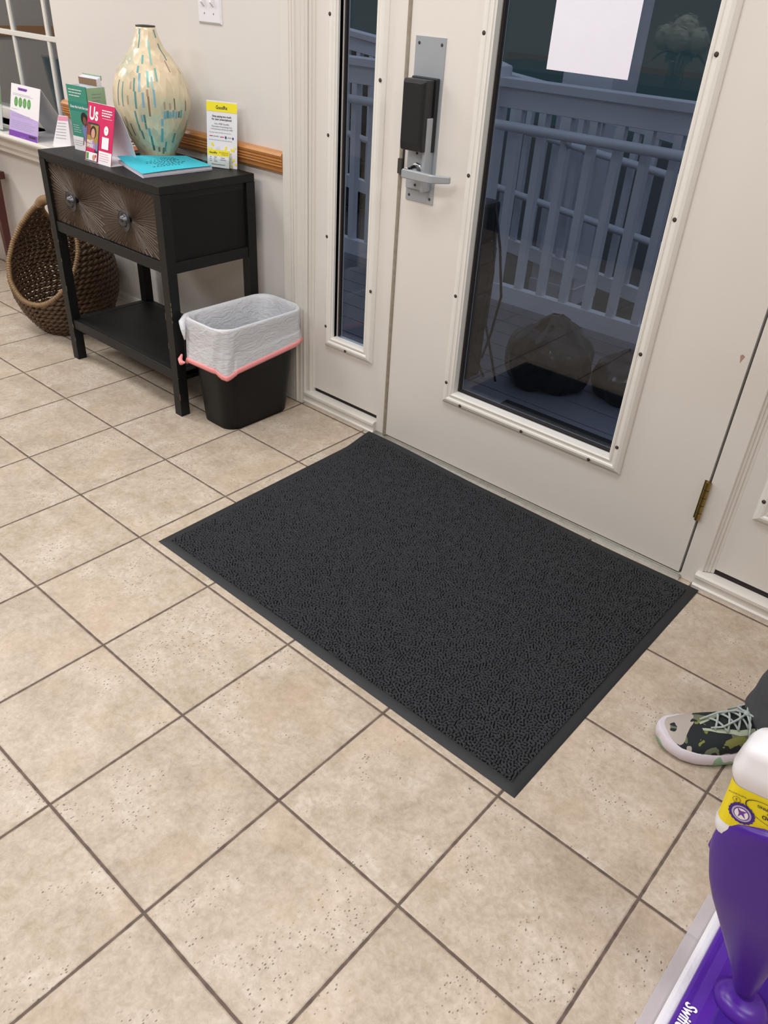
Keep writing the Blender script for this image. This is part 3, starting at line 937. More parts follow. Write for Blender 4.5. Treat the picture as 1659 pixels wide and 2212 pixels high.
q.use(C_navy); q.disc(.071, .093, .0035, .0045); q.disc(.098, .092, .003, .004)
rn = random.Random(5)
for i in range(42):
    u = rn.uniform(.004, W_ - .004); v = rn.uniform(.003, .072) * (1 if (u < .02 or u > .085) else .95)
    q.use(rn.choice([C_yel, C_yel, mat('pale_yellow_print', (246, 238, 150), .5), C_pale])); q.disc(u, v, .0042, .0042, .0007 + i * .00001, 8)
q.build('back_card', g)
q = MB()
q.M = Matrix.Translation((.012, -.018, 0)) @ Matrix.Rotation(math.radians(-8), 4, 'X')
q.use(M_white); q.box(0, 0, 0.002, .080, .004, .056)
q.use(C_yel); q.rect(0, .038, .080, .056, .0004); q.use(M_text); q.text('GoodRx', .006, .044, .0085, bold=True); q.text('Prescription Drug', .076, .0475, .0046, align='r'); q.text('Savings Card', .076, .042, .0046, align='r')
q.use(M_gtext)
for (u, v, w_) in ((.008, .032, .006), (.008, .026, .006), (.008, .020, .008), (.024, .032, .010), (.024, .026, .006), (.024, .020, .012), (.050, .031, .014), (.048, .025, .020), (.014, .010, .052)):
    q.rect(u, v, u + w_, v + .0022, .0006)
q.build('savings_cards', g)
q = MB(); q.use(M_acryl)
q.box(-.004, -.024, 0, .098, -.0225, .030); q.box(-.004, -.024, 0, -.0025, -.002, .040); q.box(.0965, -.024, 0, .098, -.002, .040)
q.build('card_pocket', g)

# turquoise booklet stack
bkz = ZT
g = empty('booklet_stack', (-.135, .100, bkz), 0); tag(g, 'turquoise paper covered booklet stack lying on the table in front of the vase', 'booklet')
cs = [(-.030, -.055), (-.018, .205), (-.200, .235), (-.262, .008)]
cs = [(x + .135, y - .100) for x, y in cs]
def bil(u, v):
    a, b_, c, d = [Vector((*p, 0)) for p in cs]
    return (a * (1 - u) + b_ * u) * (1 - v) + (d * (1 - u) + c * u) * v
q = MB(); q.use(M_paper)
for k in range(9):
    s = 1 - .004 * (k % 3); z = .0004 + k * .0013
    r0 = [bil(u, v) * s + Vector((random.uniform(-.001, .001), random.uniform(-.001, .001), 0)) for u, v in ((0, 0), (1, 0), (1, 1), (0, 1))]
    q.loft([[(p.x, p.y, z) for p in r0], [(p.x, p.y, z + .0010) for p in r0]])
q.build('pages', g)
q = MB(); q.use(mat('turquoise_paper', (60, 196, 216), .55, noise=.04))
n = 14; rings = []
for j in range(n + 1):
    v = j / n
    rings.append([])
    for i in range(n + 1):
        u = i / n; p = bil(-.01 + 1.02 * u, -.01 + 1.02 * v)
        curl = .010 * max(0, (v - .55) / .45) ** 1.5 * max(0, 1 - u * 1.5)
        rings[-1].append((p.x, p.y, .0138 + .0035 * math.sin(PI * u) * (.4 + .6 * v) + curl))
q.loft(rings, close=False, caps=False)
q.use(M_text)
rn = random.Random(21)
for k, (ln, s0) in enumerate((('~~~~  ~~~', .45), ('notes for', .38), ('sign in here', .3), ('see the desk', .28), ('please', .42))):
    pass
for k in range(7):
    v = .80 - k * .085
    u = rn.uniform(.22, .38)
    while u < rn.uniform(.60, .80):
        w_ = rn.uniform(.02, .05); pts = []
        for i in range(8):
            uu = u + w_ * i / 7; vv = v + rn.uniform(-.018, .018); p = bil(uu, vv)
            pts.append((p.x, p.y, .0146 + .0035 * math.sin(PI * uu) * (.4 + .6 * vv)))
        q.tube(pts, .0006, 4)
        u += w_ + .02
o = q.build('cover', g)

# small magazine behind the vase
g = MB(); Mg = Matrix.Translation((-.485, .118, ZT)) @ Matrix.Rotation(math.radians(5), 4, 'Z')
g.M = Mg
g.use(mat('magazine_blue', (70, 110, 150), .5)); g.box(0, 0, 0, .13, .17, .006); g.use(M_white2); g.box(.003, .003, .006, .127, .167, .014)
g.use(mat('magazine_orange', (222, 122, 70), .5)); g.box(0, 0, .014, .13, .17, .0165); g.use(M_white); g.box(.02, .02, .0165, .07, .12, .0170); g.use(M_text); g.box(.03, .04, .0170, .05, .10, .0173)
tag(g.build('magazine'), 'blue and orange magazines lying behind the vase and pink card', 'magazine')

# ------------------------------------------------------------------ things on the window ledge
ZL = .690
g = empty('table_tent_card', (-1.440, .212, ZL)); tag(g, 'white and purple tent card with four green circles on the window ledge', 'table card')
q = MB(); W_, H_ = .240, .205
q.M = Matrix.Rotation(math.radians(-15), 4, 'X')
q.use(M_white); q.box(0, 0, 0, W_, .0015, H_)
q.use(C_lilac); q.poly([(0, .022), (W_, .022), (W_, .082), (0, .100)], .0006)
q.use(C_violet); q.rect(0, 0, W_, .023, .0008)
q.use(C_dgreen)
for i in range(4): q.disc(.048 + i * .036, .138, .0145, .019, .0008)
q.use(mat('pale_leaf_print', (170, 206, 160), .5))
for i in range(4):
    for dz in (-.006, 0, .006): q.rect(.040 + i * .036, .137 + dz, .056 + i * .036, .1386 + dz, .0010)
q.use(C_violet); q.lines(.060, .140, .186, 1, .006, .007); q.lines(.062, .135, .183, 1, .006, .006)
q.use(M_gtext); q.lines(.02, .20, .168, 2, .005, .0010); q.lines(.012, .07, .108, 1, .005, .001); q.lines(.015, .22, .088, 2, .007, .0012); q.lines(.012, .225, .062, 5, .007, .0012)
q.use(M_white2); q.lines(.10, .15, .010, 2, .006, .0016); q.use(M_text); q.rect(.170, .010, .225, .018, .0010)
q.M = Matrix.Identity(4)
q.build('front_panel', g)
q = MB(); q.use(mat('grey_white_card', (214, 214, 218), .6))
ty, tz = H_ * math.sin(math.radians(15)), H_ * math.cos(math.radians(15))
q.loft([[(0, ty, tz), (W_, ty, tz), (W_, ty + .0015, tz), (0, ty + .0015, tz)], [(0, .172, 0), (W_, .172, 0), (W_, .1735, 0), (0, .1735, 0)]])
q.box(0, .0, 0, W_, .172, .0015)
q.build('back_panel', g)

g = empty('acrylic_sign_holder', (-1.735, .238, ZL), math.radians(-3)); tag(g, 'clear acrylic stand with a green leaflet at the left edge of the ledge', 'leaflet holder')
q = MB(); q.M = Matrix.Rotation(math.radians(-8), 4, 'X'); q.use(M_white); q.box(.004, 0, .006, .212, .001, .270)
q.use(C_green); q.rect(.004, .125, .212, .268, .0005); q.use(C_dgreen); q.rect(.004, .108, .212, .128, .0006)
q.use(C_pale); q.rect(.110, .140, .200, .185, .0008); q.use(C_navy); q.disc(.175, .160, .014, .016, .0010)
q.use(M_white2); q.lines(.1, .19, .22, 3, .014, .004); q.use(C_navy); q.lines(.09, .20, .09, 2, .012, .003); q.use(M_gtext); q.lines(.02, .2, .06, 4, .010, .0016)
q.build('leaflet', g)
q = MB(); q.M = Matrix.Rotation(math.radians(-8), 4, 'X'); q.use(M_acryl)
q.box(0, -.003, 0, .216, -.001, .276); q.box(0, .002, 0, .216, .004, .276)
q.M = Matrix.Identity(4); q.box(0, -.003, 0, .216, .075, .003)
q.build('stand', g)

g = empty('folded_notice', (-1.125, .246, ZL), math.radians(24)); tag(g, 'small white folded notices standing at the right end of the ledge', 'leaflet')
q = MB(); q.use(M_white)
q.loft([[(-.004, -.004, 0), (.082, 0, 0), (.083, .002, 0), (-.004, -.002, 0)], [(.024, .026, .112), (.066, .028, .112), (.066, .029, .112), (.024, .0275, .112)]])
q.loft([[(.010, .080, 0), (.095, .070, 0), (.095, .072, 0), (.010, .082, 0)], [(.024, .028, .112), (.066, .030, .112), (.066, .031, .112), (.024, .030, .112)]])
q.use(mat('rose_print', (232, 150, 178), .5))
q.add([(.022, .0205, .094), (.068, .0235, .094), (.0655, .0272, .110), (.0245, .0250, .110)], [(0, 1, 2, 3)])
q.use(M_gtext)
for i in range(6):
    z = .084 - i * .011; t = z / .112
    q.add([(.004 + .022 * t, -.0050 + .030 * t, z), (.060 - .0 * t, -.0028 + .0295 * t, z), (.060, -.0028 + .0295 * t, z + .0015), (.004 + .022 * t, -.0048 + .030 * t, z + .0015)], [(0, 1, 2, 3)])
q.build('front_leaf', g)

# ------------------------------------------------------------------ wicker basket
bk = empty('wicker_basket', (-.932, .092, 0), math.radians(20)); tag(bk, 'dark brown woven wicker basket with open sides behind the table', 'basket')
M_wick = mat('brown_wicker', (88, 66, 46), .5, noise=.5, nscale=30, bump=.4, bscale=120)
M_wick2 = mat('tan_wrapped_rim', (136, 108, 74), .5, noise=.35, nscale=60, bump=.4, bscale=150)
def bR(z):
    pts = [(0, .120), (.03, .150), (.08, .188), (.15, .216), (.22, .226), (.29, .218), (.36, .192), (.42, .155), (.47, .110), (.505, .068), (.53, .03)]
    for (z0, r0), (z1, r1) in zip(pts, pts[1:]):
        if z0 <= z <= z1:
            t = (z - z0) / (z1 - z0); return .94 * (r0 + (r1 - r0) * t)
    return .03
ZF = .155
def half_open(z):   # half angle of the cut-out centred on -y / +y
    if z < ZF: return 0
    t = (z - ZF) / (.53 - ZF)
    return (PI / 2) * min(.95, 0.74 * t ** .40 * (1 - .30 * t) + .42 * t)
def half_open_b(z):
    if z < ZF + .13: return 0
    t = (z - ZF - .13) / (.53 - ZF - .13)
    return (PI / 2) * min(.93, .18 * math.sqrt(t) + .76 * t)
q = MB(); q.use(M_wick)
dz = .0205; ncourse = int(.50 / dz)
for c in range(ncourse):
    z = .008 + c * dz; R_ = bR(z); of = half_open(z); ob = half_open_b(z)
    spans = []
    if of == 0 and ob == 0: spans = [(-PI / 2, 3 * PI / 2)]
    elif ob == 0: spans = [(-PI / 2 + of, 3 * PI / 2 - of)]
    else: spans = [(-PI / 2 + of, PI / 2 - ob), (PI / 2 + ob, 3 * PI / 2 - of)]
    for (a0, a1) in spans:
        n = max(6, int((a1 - a0) * R_ / .011))
        for s in (0, 1):
            pts = []
            for i in range(n + 1):
                a = a0 + (a1 - a0) * i / n
                ph = a * R_ / .026 * PI + s * PI + c * 1.9
                rr = R_ + .0066 * math.cos(ph); zz = z + .0056 * math.sin(ph)
                pts.append((rr * math.cos(a), rr * math.sin(a), zz))
            q.tube(pts, .0070, 6)
# upright stakes
for k in range(22):
    a = 2 * PI * k / 22 + .07; pts = []
    for i in range(34):
        z = .004 + i * .0155
        d_f = abs(((a + PI / 2 + PI) % (2 * PI)) - PI); d_b = abs(((a - PI / 2 + PI) % (2 * PI)) - PI)
        if d_f < half_open(z) or d_b < half_open_b(z): break
        pts.append((bR(z) * math.cos(a), bR(z) * math.sin(a), z))
    if len(pts) > 2: q.tube(pts, .0035, 5)
q.build('woven_body', bk, smooth=True)
q = MB(); q.use(M_wick); q.lathe([(0, 0), (.108, 0), (.11, .008), (0, .010)], 32); q.build('base', bk)
# wrapped rims following the two openings
for front in (1, 0):
    ho = half_open if front else half_open_b
    zb = ZF if front else ZF + .13
    ctr = -PI / 2 if front else PI / 2
    left = []; right = []
    for i in range(100):
        z = zb + (.525 - zb) * (i / 99) ** 1.4
        r = bR(z) + .001
        left.append((r * math.cos(ctr - ho(z + 1e-6)), r * math.sin(ctr - ho(z + 1e-6)), z))
        right.append((r * math.cos(ctr + ho(z + 1e-6)), r * math.sin(ctr + ho(z + 1e-6)), z))
    pts = list(reversed(left)) + right[1:]
    # resample evenly for the coil ridges
    P_ = [Vector(p) for p in pts]; seg = [0]
    for a, b_ in zip(P_, P_[1:]): seg.append(seg[-1] + (b_ - a).length)
    n = int(seg[-1] / .0024); out = []; j = 0
    for i in range(n + 1):
        s = seg[-1] * i / n
        while j < len(seg) - 2 and seg[j + 1] < s: j += 1
        t = (s - seg[j]) / max(1e-9, seg[j + 1] - seg[j]); out.append(P_[j].lerp(P_[j + 1], min(1, t)))
    rr = [.0100 + .0018 * math.sin(i * 2 * PI / 4.2) for i in range(len(out))]
    b = MB(); b.use(M_wick2); b.tube(out, rr, 8); b.build('rim', bk, smooth=True)
b = MB(); b.use(M_wick2)
hp = [(math.cos(t) * .066, 0, .492 + .036 * math.sin(t)) for t in [PI * i / 60 for i in range(61)]]
b.tube(hp, [.019 + .002 * math.sin(i * 2.1) for i in range(61)], 10)
b.build('handle', bk, smooth=True)

# ------------------------------------------------------------------ waste bin with liner
bn = empty('trash_bin', (0, 0, 0)); tag(bn, 'black plastic waste bin with a white liner beside the table', 'bin')
def bring(z, grow=0.0, wob=0.0, seed=0, n=10):
    t = z / .38
    x0 = .134 + (.124 - .134) * t - grow; x1 = .306 + (.338 - .306) * t + grow
    y0 = -.036 + (-.072 + .036) * t - grow; y1 = .250 + (.292 - .250) * t + grow
    pr = rrect((x0 + x1) / 2, (y0 + y1) / 2, (x1 - x0) / 2, (y1 - y0) / 2, min(.050 + .01 * t, (x1 - x0) / 2 - .001), z, n)
    if wob:
        out = []
        for i, (x, y, zz) in enumerate(pr):
            a = i / len(pr) * 2 * PI
            w_ = wob * (math.sin(a * 7 + seed) * .5 + math.sin(a * 13 + seed * 2.3) * .3 + math.sin(a * 23 + seed * 1.7) * .2)
            cx_, cy_ = (x0 + x1) / 2, (y0 + y1) / 2; d = Vector((x - cx_, y - cy_)); d.normalize()
            out.append((x + d.x * w_, y + d.y * w_, zz))
        return out
    return pr
q = MB(); q.use(M_bin)
q.loft([bring(z, -.002) for z in (0, .004, .10, .20, .30, .366, .372)] + [bring(z, -.006) for z in (.372, .30, .10, .006)], caps=True)
q.build('bin_body', bn, smooth=False, bevel=0)
for p_ in bn.children[0].data.polygons: p_.use_smooth = len(p_.vertices) == 4
mL = bpy.data.materials.new('bin_liner_film'); mL.use_nodes = True
nt = mL.node_tree; b_ = nt.nodes['Principled BSDF']
b_.inputs['Base Color'].default_value = (*lin((243, 245, 250)), 1); b_.inputs['Roughness'].default_value = .22
out_ = nt.nodes['Material Output']; trn = nt.nodes.new('ShaderNodeBsdfTransparent'); tl = nt.nodes.new('ShaderNodeBsdfTranslucent')
tl.inputs[0].default_value = (*lin((232, 234, 240)), 1)
m1 = nt.nodes.new('ShaderNodeMixShader'); m1.inputs[0].default_value = .14
m2 = nt.nodes.new('ShaderNodeMixShader'); m2.inputs[0].default_value = .13
nt.links.new(b_.outputs[0], m1.inputs[1]); nt.links.new(tl.outputs[0], m1.inputs[2])
nt.links.new(m1.outputs[0], m2.inputs[1]); nt.links.new(trn.outputs[0], m2.inputs[2]); nt.links.new(m2.outputs[0], out_.inputs[0])
tcn = nt.nodes.new('ShaderNodeTexCoord'); nz = nt.nodes.new('ShaderNodeTexNoise'); nz.inputs['Scale'].default_value = 26; nz.inputs['Detail'].default_value = 6; nz.inputs['Distortion'].default_value = 1.2
mp_ = nt.nodes.new('ShaderNodeMapping'); mp_.inputs['Scale'].default_value = (1, 1, 2.2); nt.links.new(tcn.outputs['Object'], mp_.inputs[0]); nt.links.new(mp_.outputs[0], nz.inputs['Vector'])
bmp = nt.nodes.new('ShaderNodeBump'); bmp.inputs['Strength'].default_value = .5; bmp.inputs['Distance'].default_value = .010
nt.links.new(nz.outputs['Fac'], bmp.inputs['Height']); nt.links.new(bmp.outputs[0], b_.inputs['Normal']); nt.links.new(bmp.outputs[0], tl.inputs['Normal'])
q = MB(); q.use(mL); q.smooth = True
rings = []
for (z, gr_, wb_, sd) in ((.030, -.080, .002, 1), (.028, -.044, .003, 1), (.034, -.024, .003, 1), (.12, -.020, .005, 2), (.22, -.019, .005, 2.4), (.30, -.017, .005, 3), (.36, -.013, .003, 3.2), (.376, -.009, .001, 4), (.3865, -.002, .001, 4),
                          (.381, .0055, .001, 4), (.365, .0065, .0015, 4.3), (.345, .008, .003, 4.8), (.325, .009, .0035, 5.2), (.30, .011, .005, 5.9), (.28, .014, .006, 6.4), (.262, .016, .006, 6.8)):
    rings.append(bring(z, gr_, wb_, sd, 14))
def skirt_z(i, n, x, y):
    # the hem hangs lowest at the front-left corner, higher at the right
    return .236 + .030 * (y + .07) / .36 + .012 * math.sin(i / n * 2 * PI * 3 + .6) - .018 * max(0, (.2 - x) / .1) * max(0, (.12 - y) / .2)
last = bring(.25, .019, .006, 7.2, 14)
n = len(last); last = [(x, y, skirt_z(i, n, x, y)) for i, (x, y, z) in enumerate(last)]
rings.append(last)
rings[-2] = [(x, y, max(z, last[i][2] + .02)) for i, (x, y, z) in enumerate(rings[-2])]
rings[-3] = [(x, y, max(z, last[i][2] + .036)) for i, (x, y, z) in enumerate(rings[-3])]
q.loft(rings, caps=False)
lin_o = q.build('liner', bn)
md = lin_o.modifiers.new('sub', 'SUBSURF'); md.levels = 1; md.render_levels = 2
b = MB(); b.use(M_pink); rg2 = []
for k, (dzz, dr_) in enumerate(((.006, .0), (.0, .0035), (-.008, .003), (-.013, .0))):
    rg2.append([(x + (x - .218) * dr_ * 6, y + (y - .11) * dr_ * 5, z + dzz) for (x, y, z) in last])
b.loft(rg2, caps=False)
b.tube([(.124, -.080, .246), (.128, -.092, .232), (.142, -.098, .226), (.160, -.096, .232)], [.003, .008, .009, .003], 7)
o = b.build('drawstring', lin_o, smooth=True)
md = o.modifiers.new('thick', 'SOLIDIFY'); md.thickness = .0012
# bunched twist of liner on the left rim
b = MB(); b.use(mL); b.smooth = True
b.tube([(.122, .02, .378), (.118, -.02, .374), (.122, -.050, .370), (.134, -.074, .360), (.150, -.084, .344), (.158, -.086, .310)], [.004, .008, .011, .012, .009, .003], 10)
o = b.build('liner_twist', bn)

# ------------------------------------------------------------------ floor mat
fm = empty('floor_mat', (0, 0, 0)); tag(fm, 'dark grey looped pile doormat with black rubber border in front of the door', 'mat')
c00 = Vector((.663, -.585, 0)); c10 = Vector((1.857, -.591, 0)); c11 = Vector((1.857, .313, 0)); c01 = Vector((.648, .304, 0))
def mp2(u, v):
    p = c00 * (1 - u) * (1 - v) + c10 * u * (1 - v) + c11 * u * v + c01 * (1 - u) * v
    zz = .0
    # back-left corner rides up on the sill, back edge slightly wavy
    k = max(0, 1 - (1 - v) * 7) * max(0, 1 - u * 1.6)
    zz += .016 * k * k * (3 - 2 * k) + .003 * max(0, v - .88) / .12 * (1 + math.sin(u * 14)) * .5
    return Vector((p.x, p.y - .010 * math.sin(PI * v) * (1 if u < .02 else 0), zz))
NB = 40
q = MB(); q.use(M_rubber); q.smooth = True
bw, bh = .024 / 1.2, .026 / .9
us = [0, .002, bw] + [bw + (1 - 2 * bw) * i / NB for i in range(1, NB)] + [1 - bw, .998, 1]
vs_ = [0, .003, bh] + [bh + (1 - 2 * bh) * i / 30 for i in range(1, 30)] + [1 - bh, .997, 1]
grid = []
for j, v in enumerate(vs_):
    row = []
    for i, u in enumerate(us):
        p = mp2(u, v)
        e = min(min(u, 1 - u) * 1.2, min(v, 1 - v) * .9)
        row.append((p.x, p.y, p.z + (.0005 if e <= 0 else .0026)))
    grid.append(row)
q.loft(grid, close=False, caps=False)
q.build('rubber_border', fm)
# labyrinth loop pile: band limited noise from a ring in frequency space
def labyrinth(nx, ny, px_, wl, seed, aniso=1.0, spread=.16):
    rng = np.random.default_rng(seed)
    w = rng.standard_normal((ny, nx))
    F = np.fft.fft2(w)
    fx = np.fft.fftfreq(nx, px_)[None, :]; fy = np.fft.fftfreq(ny, px_)[:, None] * aniso
    fr = np.sqrt(fx ** 2 + fy ** 2); f0 = 1 / wl
    F *= np.exp(-((fr - f0) / (f0 * spread)) ** 2)
    z = np.real(np.fft.ifft2(F)); z /= z.std()
    return z
px_ = .00135
L1, L2 = 1.2 - .048, .9 - .050
nx, ny = int(L1 / px_), int(L2 / px_)
hz = labyrinth(nx, ny, px_, .0070, 4, 1.15, .26)
hz = np.tanh(hz * 1.5)
verts = []
uu = bw + (1 - 2 * bw) * np.arange(nx) / (nx - 1)
vv = bh + (1 - 2 * bh) * np.arange(ny) / (ny - 1)
U, V = np.meshgrid(uu, vv)
def npmp(U, V):
    X = .663 * (1 - U) * (1 - V) + 1.857 * U * (1 - V) + 1.857 * U * V + .648 * (1 - U) * V
    Y = -.585 * (1 - U) * (1 - V) - .591 * U * (1 - V) + .313 * U * V + .304 * (1 - U) * V
    k = np.maximum(0, 1 - (1 - V) * 7) * np.maximum(0, 1 - U * 1.6)
    Z = .016 * k * k * (3 - 2 * k) + .003 * np.maximum(0, V - .88) / .12 * (1 + np.sin(U * 14)) * .5
    return X, Y, Z
Xg, Yg, Zg = npmp(U, V)
rngj = np.random.default_rng(9)
Zg = Zg + .0062 + .0027 * hz + rngj.normal(0, .00022, Zg.shape)
Zg[0, :] -= .006; Zg[-1, :] -= .006; Zg[:, 0] -= .006; Zg[:, -1] -= .006
me = bpy.data.meshes.new('looped_pile')
co = np.stack([Xg.ravel(), Yg.ravel(), Zg.ravel()], 1).astype(np.float32)
idx = np.arange(nx * ny).reshape(ny, nx)
quads = np.stack([idx[:-1, :-1], idx[:-1, 1:], idx[1:, 1:], idx[1:, :-1]], -1).reshape(-1, 4)
me.vertices.add(len(co)); me.vertices.foreach_set('co', co.ravel())
me.loops.add(quads.size); me.loops.foreach_set('vertex_index', quads.ravel().astype(np.int32))
me.polygons.add(len(quads)); me.polygons.foreach_set('loop_start', np.arange(0, quads.size, 4, dtype=np.int32))
me.polygons.foreach_set('use_smooth', np.ones(len(quads), bool))
hq = (hz[:-1, :-1] + hz[1:, 1:] + hz[:-1, 1:] + hz[1:, :-1]).ravel() / 4
me.polygons.foreach_set('material_index', (hq < -.30).astype(np.int32))
me.update(calc_edges=True)
me.materials.append(mat('charcoal_yarn', (62, 63, 66), .95, noise=.3, nscale=260, spec=.1))
me.materials.append(mat('pile_crevice_shade', (17, 17, 19), .9, spec=.1))  # near-black on the low faces: shade between the loops, painted as colour
o = bpy.data.objects.new('looped_pile', me); COL.objects.link(o); o.parent = fm

# ------------------------------------------------------------------ mahogany waiting chairs
def chair(name, loc, rz, label, group):
    g = empty(name, loc, rz); tag(g, label, 'chair', group)
    for (sx_, sy_) in ((-1, -1), (1, -1), (-1, 1), (1, 1)):
        b = MB(); b.use(M_mahog)
        if sy_ < 0:
            b.loft([[(sx_ * .24 + a * .016, sy_ * .22 + c * .016, 0) for a, c in ((-1, -1), (1, -1), (1, 1), (-1, 1))], [(sx_ * .22 + a * .022, sy_ * .22 + c * .022, .42) for a, c in ((-1, -1), (1, -1), (1, 1), (-1, 1))]])
        else:
            b.loft([[(sx_ * .22 + a * .016, y + c * .018, z) for a, c in ((-1, -1), (1, -1), (1, 1), (-1, 1))] for (y, z) in ((.30, 0), (.24, .22), (.22, .42), (.25, .70), (.30, .92))])
        b.build('leg', g, .003)
    b = MB(); b.use(M_mahog); b.box(-.24, -.24, .38, .24, .24, .43); b.build('seat_frame', g, .004)
    b = MB(); b.use(mat('dark_seat_fabric', (62, 58, 60), .9, noise=.3, nscale=60)); b.box(-.235, -.235, .43, .235, .225, .49); b.build('seat', g, .02, segs=4)
    b = MB(); b.use(mat('dark_seat_fabric', (62, 58, 60), .9)); b.loft([[(-.20, y, z), (.20, y, z), (.20, y + .03, z), (-.20, y + .03, z)] for (y, z) in ((.225, .56), (.245, .72), (.285, .90))]); b.build('backrest', g, .01)
    return g
def copy_tree(o, parent=None):
    c = o.copy(); COL.objects.link(c)
    if parent is not None: c.parent = parent
    for ch in o.children: copy_tree(ch, c)
    return c
ch0 = chair('waiting_chair', (-4.7, -2.6, 0), PI / 2, 'mahogany waiting chair against the left wall, first from the window', 'waiting chairs')
c = copy_tree(ch0); c.location = (-4.7, -3.3, 0); c['label'] = 'mahogany waiting chair against the left wall, second from the window'
g = empty('side_table', (-2.06, .02, 0)); tag(g, 'dark mahogany side table at the far left edge, one leg in view', 'table')
for (sx_, sy_) in ((-1, -1), (1, -1), (-1, 1), (1, 1)):
    b = MB(); b.use(M_mahog)
    b.loft([[(sx_ * .25 + a * w_, sy_ * .25 + c * w_, z) for a, c in ((-1, -1), (1, -1), (1, 1), (-1, 1))] for z, w_ in ((0, .014), (.44, .022))])
    b.build('leg', g, .003)
b = MB(); b.use(M_mahog); b.box(-.29, -.29, .44, .29, .29, .475); b.build('tabletop', g, .005)

# ------------------------------------------------------------------ reception counter, flowers (mirrored in the door glass)
rc = empty('reception_counter', (0.0, -2.55, 0)); tag(rc, 'dark wood reception counter behind the photographer, mirrored in the glass', 'counter')
M_esp = mat('espresso_wood', (46, 34, 30), .4, noise=.3, nscale=10, stretch=(6, 6, 1))
b = MB(); b.use(M_esp); b.box(-.95, -.25, 0, .62, .25, .93); b.build('body', rc, .004)
b = MB(); b.use(mat('black_worktop', (30, 28, 30), .3)); b.box(-1.0, -.32, .93, .68, .45, .965); b.build('worktop', rc, .004)
fl = empty('flower_vase', (.33, -2.22, .965)); tag(fl, 'glass vase of white hydrangeas standing on the reception counter', 'flowers')
b = MB(); b.use(glass_mat('clear_vase_glass', (.9, .95, .93), 1.2)); b.lathe([(0, .0), (.045, 0), (.05, .02), (.042, .08), (.055, .14), (.052, .14), (.038, .08), (.044, .01), (0, .01)], 24); b.build('vase_body', fl, smooth=True)
b = MB(); b.use(mat('stem_green', (60, 92, 48), .6))
for k in range(7):
    a = k * .9; b.tube([(.01 * math.cos(a), .01 * math.sin(a), .012), (.03 * math.cos(a), .03 * math.sin(a), .13), (.07 * math.cos(a), .07 * math.sin(a), .20)], .003, 5)
for k in range(8):
    a = k * .8; L_ = .11
    b.loft([[(math.cos(a) * r - math.sin(a) * w_, math.sin(a) * r + math.cos(a) * w_, z), (math.cos(a) * r + math.sin(a) * w_, math.sin(a) * r - math.cos(a) * w_, z), (math.cos(a) * r, math.sin(a) * r, z - .004)] for r, w_, z in ((.03, .002, .14), (.07, .025, .155), (.11, .022, .14), (.14, .002, .11))])
b.build('foliage', fl)
b = MB(); b.use(mat('hydrangea_white', (232, 228, 208), .8)); rn = random.Random(2)
for (hx, hy, hz_, hr) in ((0, 0, .250, .075), (.085, .02, .21, .062), (-.085, .01, .215, .064), (.01, .08, .21, .06), (-.01, -.085, .21, .064), (.06, -.06, .19, .055)):
    b.lathe([(max(1e-4, hr * .9 * math.sin(PI * i / 8)), -hr * .9 * math.cos(PI * i / 8)) for i in range(9)], 14, Matrix.Translation((hx, hy, hz_)))
    for k in range(90):
        d = Vector((rn.gauss(0, 1), rn.gauss(0, 1), rn.gauss(0, 1))).normalized()
        c_ = Vector((hx, hy, hz_)) + d * hr * rn.uniform(.85, 1.05); t1 = d.orthogonal().normalized(); t2 = d.cross(t1); s = .011
        vs = [tuple(c_ + d * .003)] + [tuple(c_ + (t1 * math.cos(j * PI / 2 + k) + t2 * math.sin(j * PI / 2 + k)) * s) for j in range(4)]
        b.add(vs, [(0, 1, 2), (0, 2, 3), (0, 3, 4), (0, 4, 1)])
b.build('blossoms', fl)
mo = empty('monitor', (-.35, -2.55, .965), math.radians(20)); tag(mo, 'black computer monitor on the reception counter', 'monitor')
b = MB(); b.use(M_blackp); b.box(-.25, -.01, .12, .25, .01, .42); b.build('screen', mo, .004)
b = MB(); b.use(M_blackp); b.box(-.02, -.02, 0, .02, 0, .14); b.box(-.1, -.08, 0, .1, .08, .01); b.build('stand', mo, .003)

